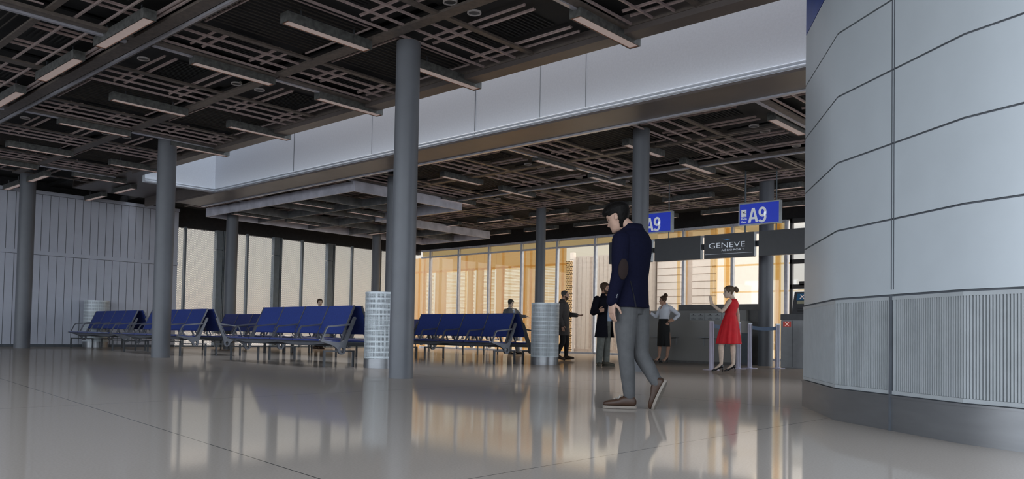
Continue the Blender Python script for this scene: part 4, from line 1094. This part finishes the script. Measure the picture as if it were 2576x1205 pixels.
# --- bearded man in the charcoal coat reaching out
w = Person(None, 97, (.98, -.2), (-.03, 0, .95), (-.06, 0, 1.52), (-.015, -.01, 1.70), (.98, -.2), .1, hh=.24, vox=.007)
w.sh = [V(-.05, .17, 1.44), V(-.11, -.17, 1.44)]
arms = [[V(.11, .17, 1.20), V(.31, .05, 1.18)], [V(-.14, -.22, 1.13), V(-.06, -.24, .9)]]
legs = [[V(.05, .07, .49), V(.045, .06, .10)], [V(-.05, -.08, .48), V(-.19, -.08, .16)]]
hd = [(V(1, -.1, .02), V(0, -.4, 1), 1, .15, 1), (V(.15, 0, -1), V(.1, 1, 0), 1, .35, 1)]
w.build('person', 'bearded man in buttoned charcoal coat, stepping out from behind the mesh bin, arm outstretched', None, arms, legs, hd, PM['skin2'], ref=1415, place=(16.55, 12.86, 0))
w.hair('thin', PM['hairg']); w.beard(PM['hairb']); w.trousers(PM['blackt'], r=(.1, .07, .062, .052)); w.top(PM['coatg'], 'coat', -.30, .035, .225, (.08, .064, .055)); w.collar(PM['coatg'], .06, .35, r=.075)
shoe('shoe', V(.0, .06, .012), V(1, -.1, .08), w.o, PM['shoeb'], ln=.27); shoe('shoe', V(-.24, -.08, .06), V(.95, 0, -.25), w.o, PM['shoeb'], ln=.27)

# --- man in the grey suit behind the benches
w = Person(None, 76.6, (.75, -.66), (.02, 0, .95), (-.02, 0, 1.52), (-.02, -.03, 1.69), (.85, -.5), .35, hh=.24, vox=.008)
w.sh = [V(.15, .1, 1.44), V(-.19, -.1, 1.42)]
arms = [[V(.33, .08, 1.26), V(.48, -.03, 1.26)], [V(-.26, -.12, 1.14), V(-.2, -.3, .96)]]
legs = [[V(.18, .05, .5), V(.25, .05, .09)], [V(-.02, -.08, .5), V(-.03, -.08, .09)]]
hd = [(V(1, -.3, -.1), V(0, 0, -1), -1, .5, 1), (V(.5, -.5, -.6), V(.5, .3, 0), 1, .5, 1)]
w.build('person', 'man in grey suit and pale tie, standing behind the farthest bench, arm held out', None, arms, legs, hd, PM['skin4'], ref=1292, place=(19.75, 17.6, 0))
w.hair('short', PM['hairg']); w.trousers(PM['suit'], r=(.105, .085, .08, .07)); w.top(PM['suit'], 'jacket', -.10, .03, .21, (.078, .062, .05))
w.strip(PM['white'], 'shirt', .30, .555, .01, .062, .026); w.strip(PM['tie'], 'tie', .31, .53, .03, .016, .034); w.collar(PM['white'], .03, .5, r=.062)
shoe('shoe', V(.2, .05, 0), V(1, -.2, 0), w.o, PM['pump'], ln=.28); shoe('shoe', V(-.06, -.05, 0), V(.6, -.8, 0), w.o, PM['pump'], ln=.28)

# --- man far off by the perforated screens
w = Person(None, 70, (.25, -.97), (0, 0, .95), (0, 0, 1.50), (0, -.02, 1.665), (.2, -.98), .05, hh=.245, vox=.008)
arms = [[V(.27, -.02, 1.14), V(.27, -.12, .88)], [V(-.27, -.02, 1.14), V(-.27, -.12, .88)]]
legs = [[V(.1, 0, .5), V(.1, 0, .09)], [V(-.09, 0, .5), V(-.09, 0, .09)]]
hd = [(V(0, 0, -1), V(-1, 0, 0), 1, .4, 1), (V(0, 0, -1), V(1, 0, 0), -1, .4, 1)]
w.build('person', 'smiling short-haired man whose head shows over the front bench, before the perforated screens', None, arms, legs, hd, PM['skin4'], ref=792, place=(16.75, 24.1, 0))
w.hair('short', PM['hairb']); w.trousers(PM['blackt']); w.top(PM['brownj'], 'jacket', -.08, .025, .2)
shoe('shoe', V(-.05, .02, 0), V(.9, -.4, 0), w.o, PM['shoeb'], ln=.29); shoe('shoe', V(-.2, .05, 0), V(.8, -.6, 0), w.o, PM['shoeb'], ln=.29)

# --- woman in white blouse and black skirt
w = Person(None, 99.3, (-.78, -.62), (.055, 0, 1.0), (.09, 0, 1.485), (.035, -.03, 1.59), (-.98, -.2), .1, fem=True, hh=.215, vox=.006)
w.sh = [V(.215, -.1, 1.40), V(-.02, .12, 1.40)]
arms = [[V(.42, -.12, 1.22), V(.30, -.26, 1.09)], [V(-.14, .12, 1.17), V(-.27, .02, 1.26)]]
legs = [[V(.19, -.03, .52), V(.145, .01, .15)], [V(-.03, .05, .52), V(-.048, .045, .15)]]
hd = [(V(-.9, -.15, -.3), V(-.1, .8, -.4), -1, .35, .92), (V(-.9, -.2, .3), V(.2, -.8, .5), 1, .5, .92)]
w.build('person', 'woman in white blouse and black slit skirt, hand on hip, at the counter', None, arms, legs, hd, PM['skin2'], ref=1660, place=(17.72, 10.68, 0), brow=PM['hairb'], feet=[V(.045, -.03, .045), V(-.15, .0, .045)])
w.hair('up', PM['hairb'])
bm = BM(); blob(bm, w.hw(V(-.36, 0, 1.04)*w.hh), V(.058, 0, 0), V(0, .058, 0), V(0, 0, .055), 12); link('hair_bun', bm, PM['hairb'], w.o, smooth=True)
w.top(PM['white'], 'blouse', .09, .016, .142, (.058, .048, .036), .92); w.collar(PM['white'], .02, .8, r=.05)
w.strip(w.o.data.materials[0], 'neckline', .40, .53, .006, .03, .022)
bm = BM(); rs = []; n = 48
for z, a, b in ((1.115, .142, .12), (1.05, .152, .124), (.97, .168, .13), (.85, .178, .138), (.7, .18, .14), (.55, .185, .14), (.42, .19, .14)):
    c = V(.058, 0, z); r = []
    for i in range(n):
        th = 2*PI*i/n; sl_ = max(0, 1-abs(((th-5.55+PI) % (2*PI))-PI)/.16)*max(0, min(1, (.66-z)/.24))
        r.append(c+w.hr*(-(a*(1-.55*sl_))*math.cos(th))+w.hf_*(-(b*(1-.55*sl_))*math.sin(th)))
    rs.append(r)
rings(bm, rs); link('skirt', bm, PM['skirt'], w.o, smooth=True, auto=1.0)
for a in (V(.165, .02, 0), V(-.03, .05, 0)): pump(a, V(-.9, -.35, 0), w.o)

# --- woman in the red dress
w = Person(None, 130, (-.94, .34), (.09, 0, .98), (.135, 0, 1.43), (.065, -.02, 1.555), (-.98, -.12), .12, fem=True, hh=.235, vox=.005)
w.sh = [V(.075, -.15, 1.37), V(.175, .15, 1.36)]
arms = [[V(-.065, -.25, 1.165), V(-.265, -.18, 1.31)], [V(.235, .2, 1.12), V(.24, .17, .9)]]
w.rows = [(t, a*.92, b*.9) for t, a, b in TF]
legs = [[V(-.075, -.09, .5), V(-.07, -.09, .15)], [V(.145, .08, .5), V(.16, .05, .15)]]
w.hip = [V(.06, -.055, .93), V(.115, .06, .93)]
hd = [(V(-.15, .05, 1), V(-.75, .65, .2), -1, .12, .98), (V(0, 0, -1), V(-.8, .3, 0), -1, .3, .95)]
w.build('person', 'woman in sleeveless red dress and black heels, one hand raised', None, arms, legs, hd, PM['skin4'], ref=1826, place=(14.48, 7.30, 0), brow=PM['hairl'], feet=[V(-.175, -.085, .045), V(.055, .055, .045)])
w.hair('up', PM['hairl'])
bm = BM(); c = w.hw(V(-.62, 0, .62)*w.hh); blob(bm, c, V(.045, 0, 0), V(0, .04, 0), V(-.012, 0, .062), 12); blob(bm, w.hw(V(-.48, 0, .68)*w.hh), V(.03, 0, 0), V(0, .03, 0), V(0, 0, .025), 10); link('ponytail', bm, PM['hairl'], w.o, smooth=True)
bm = BM(); rs = []; n = 96
def drow(c, a, b, pl):
    r = []
    for i in range(n):
        th = 2*PI*i/n; g = 1+pl*math.cos(9*th)+pl*.6*math.cos(14*th+1)
        r.append(c+w.r*(a*g*math.cos(th))+w.f*(b*g*math.sin(th)))
    return r
for z, a, b, x, pl in ((.54, .258, .222, .065, .075), (.56, .255, .218, .065, .075), (.70, .235, .2, .07, .06), (.85, .2, .172, .08, .045), (.98, .17, .146, .088, .022), (1.08, .13, .112, .09, .004), (1.12, .120, .10, .092, 0), (1.2, .134, .115, .10, 0), (1.28, .150, .134, .112, 0), (1.34, .148, .12, .12, 0), (1.385, .135, .095, .125, 0), (1.415, .10, .075, .128, 0), (1.42, .06, .05, .13, 0)):
    rs.append(drow(V(x, 0, z), a, b, pl))
rings(bm, rs); link('dress', bm, PM['red'], w.o, smooth=True)
for a in (V(-.03, -.09, 0), V(.2, .05, 0)): pump(a, V(-1, .03, 0), w.o, ln=.225)
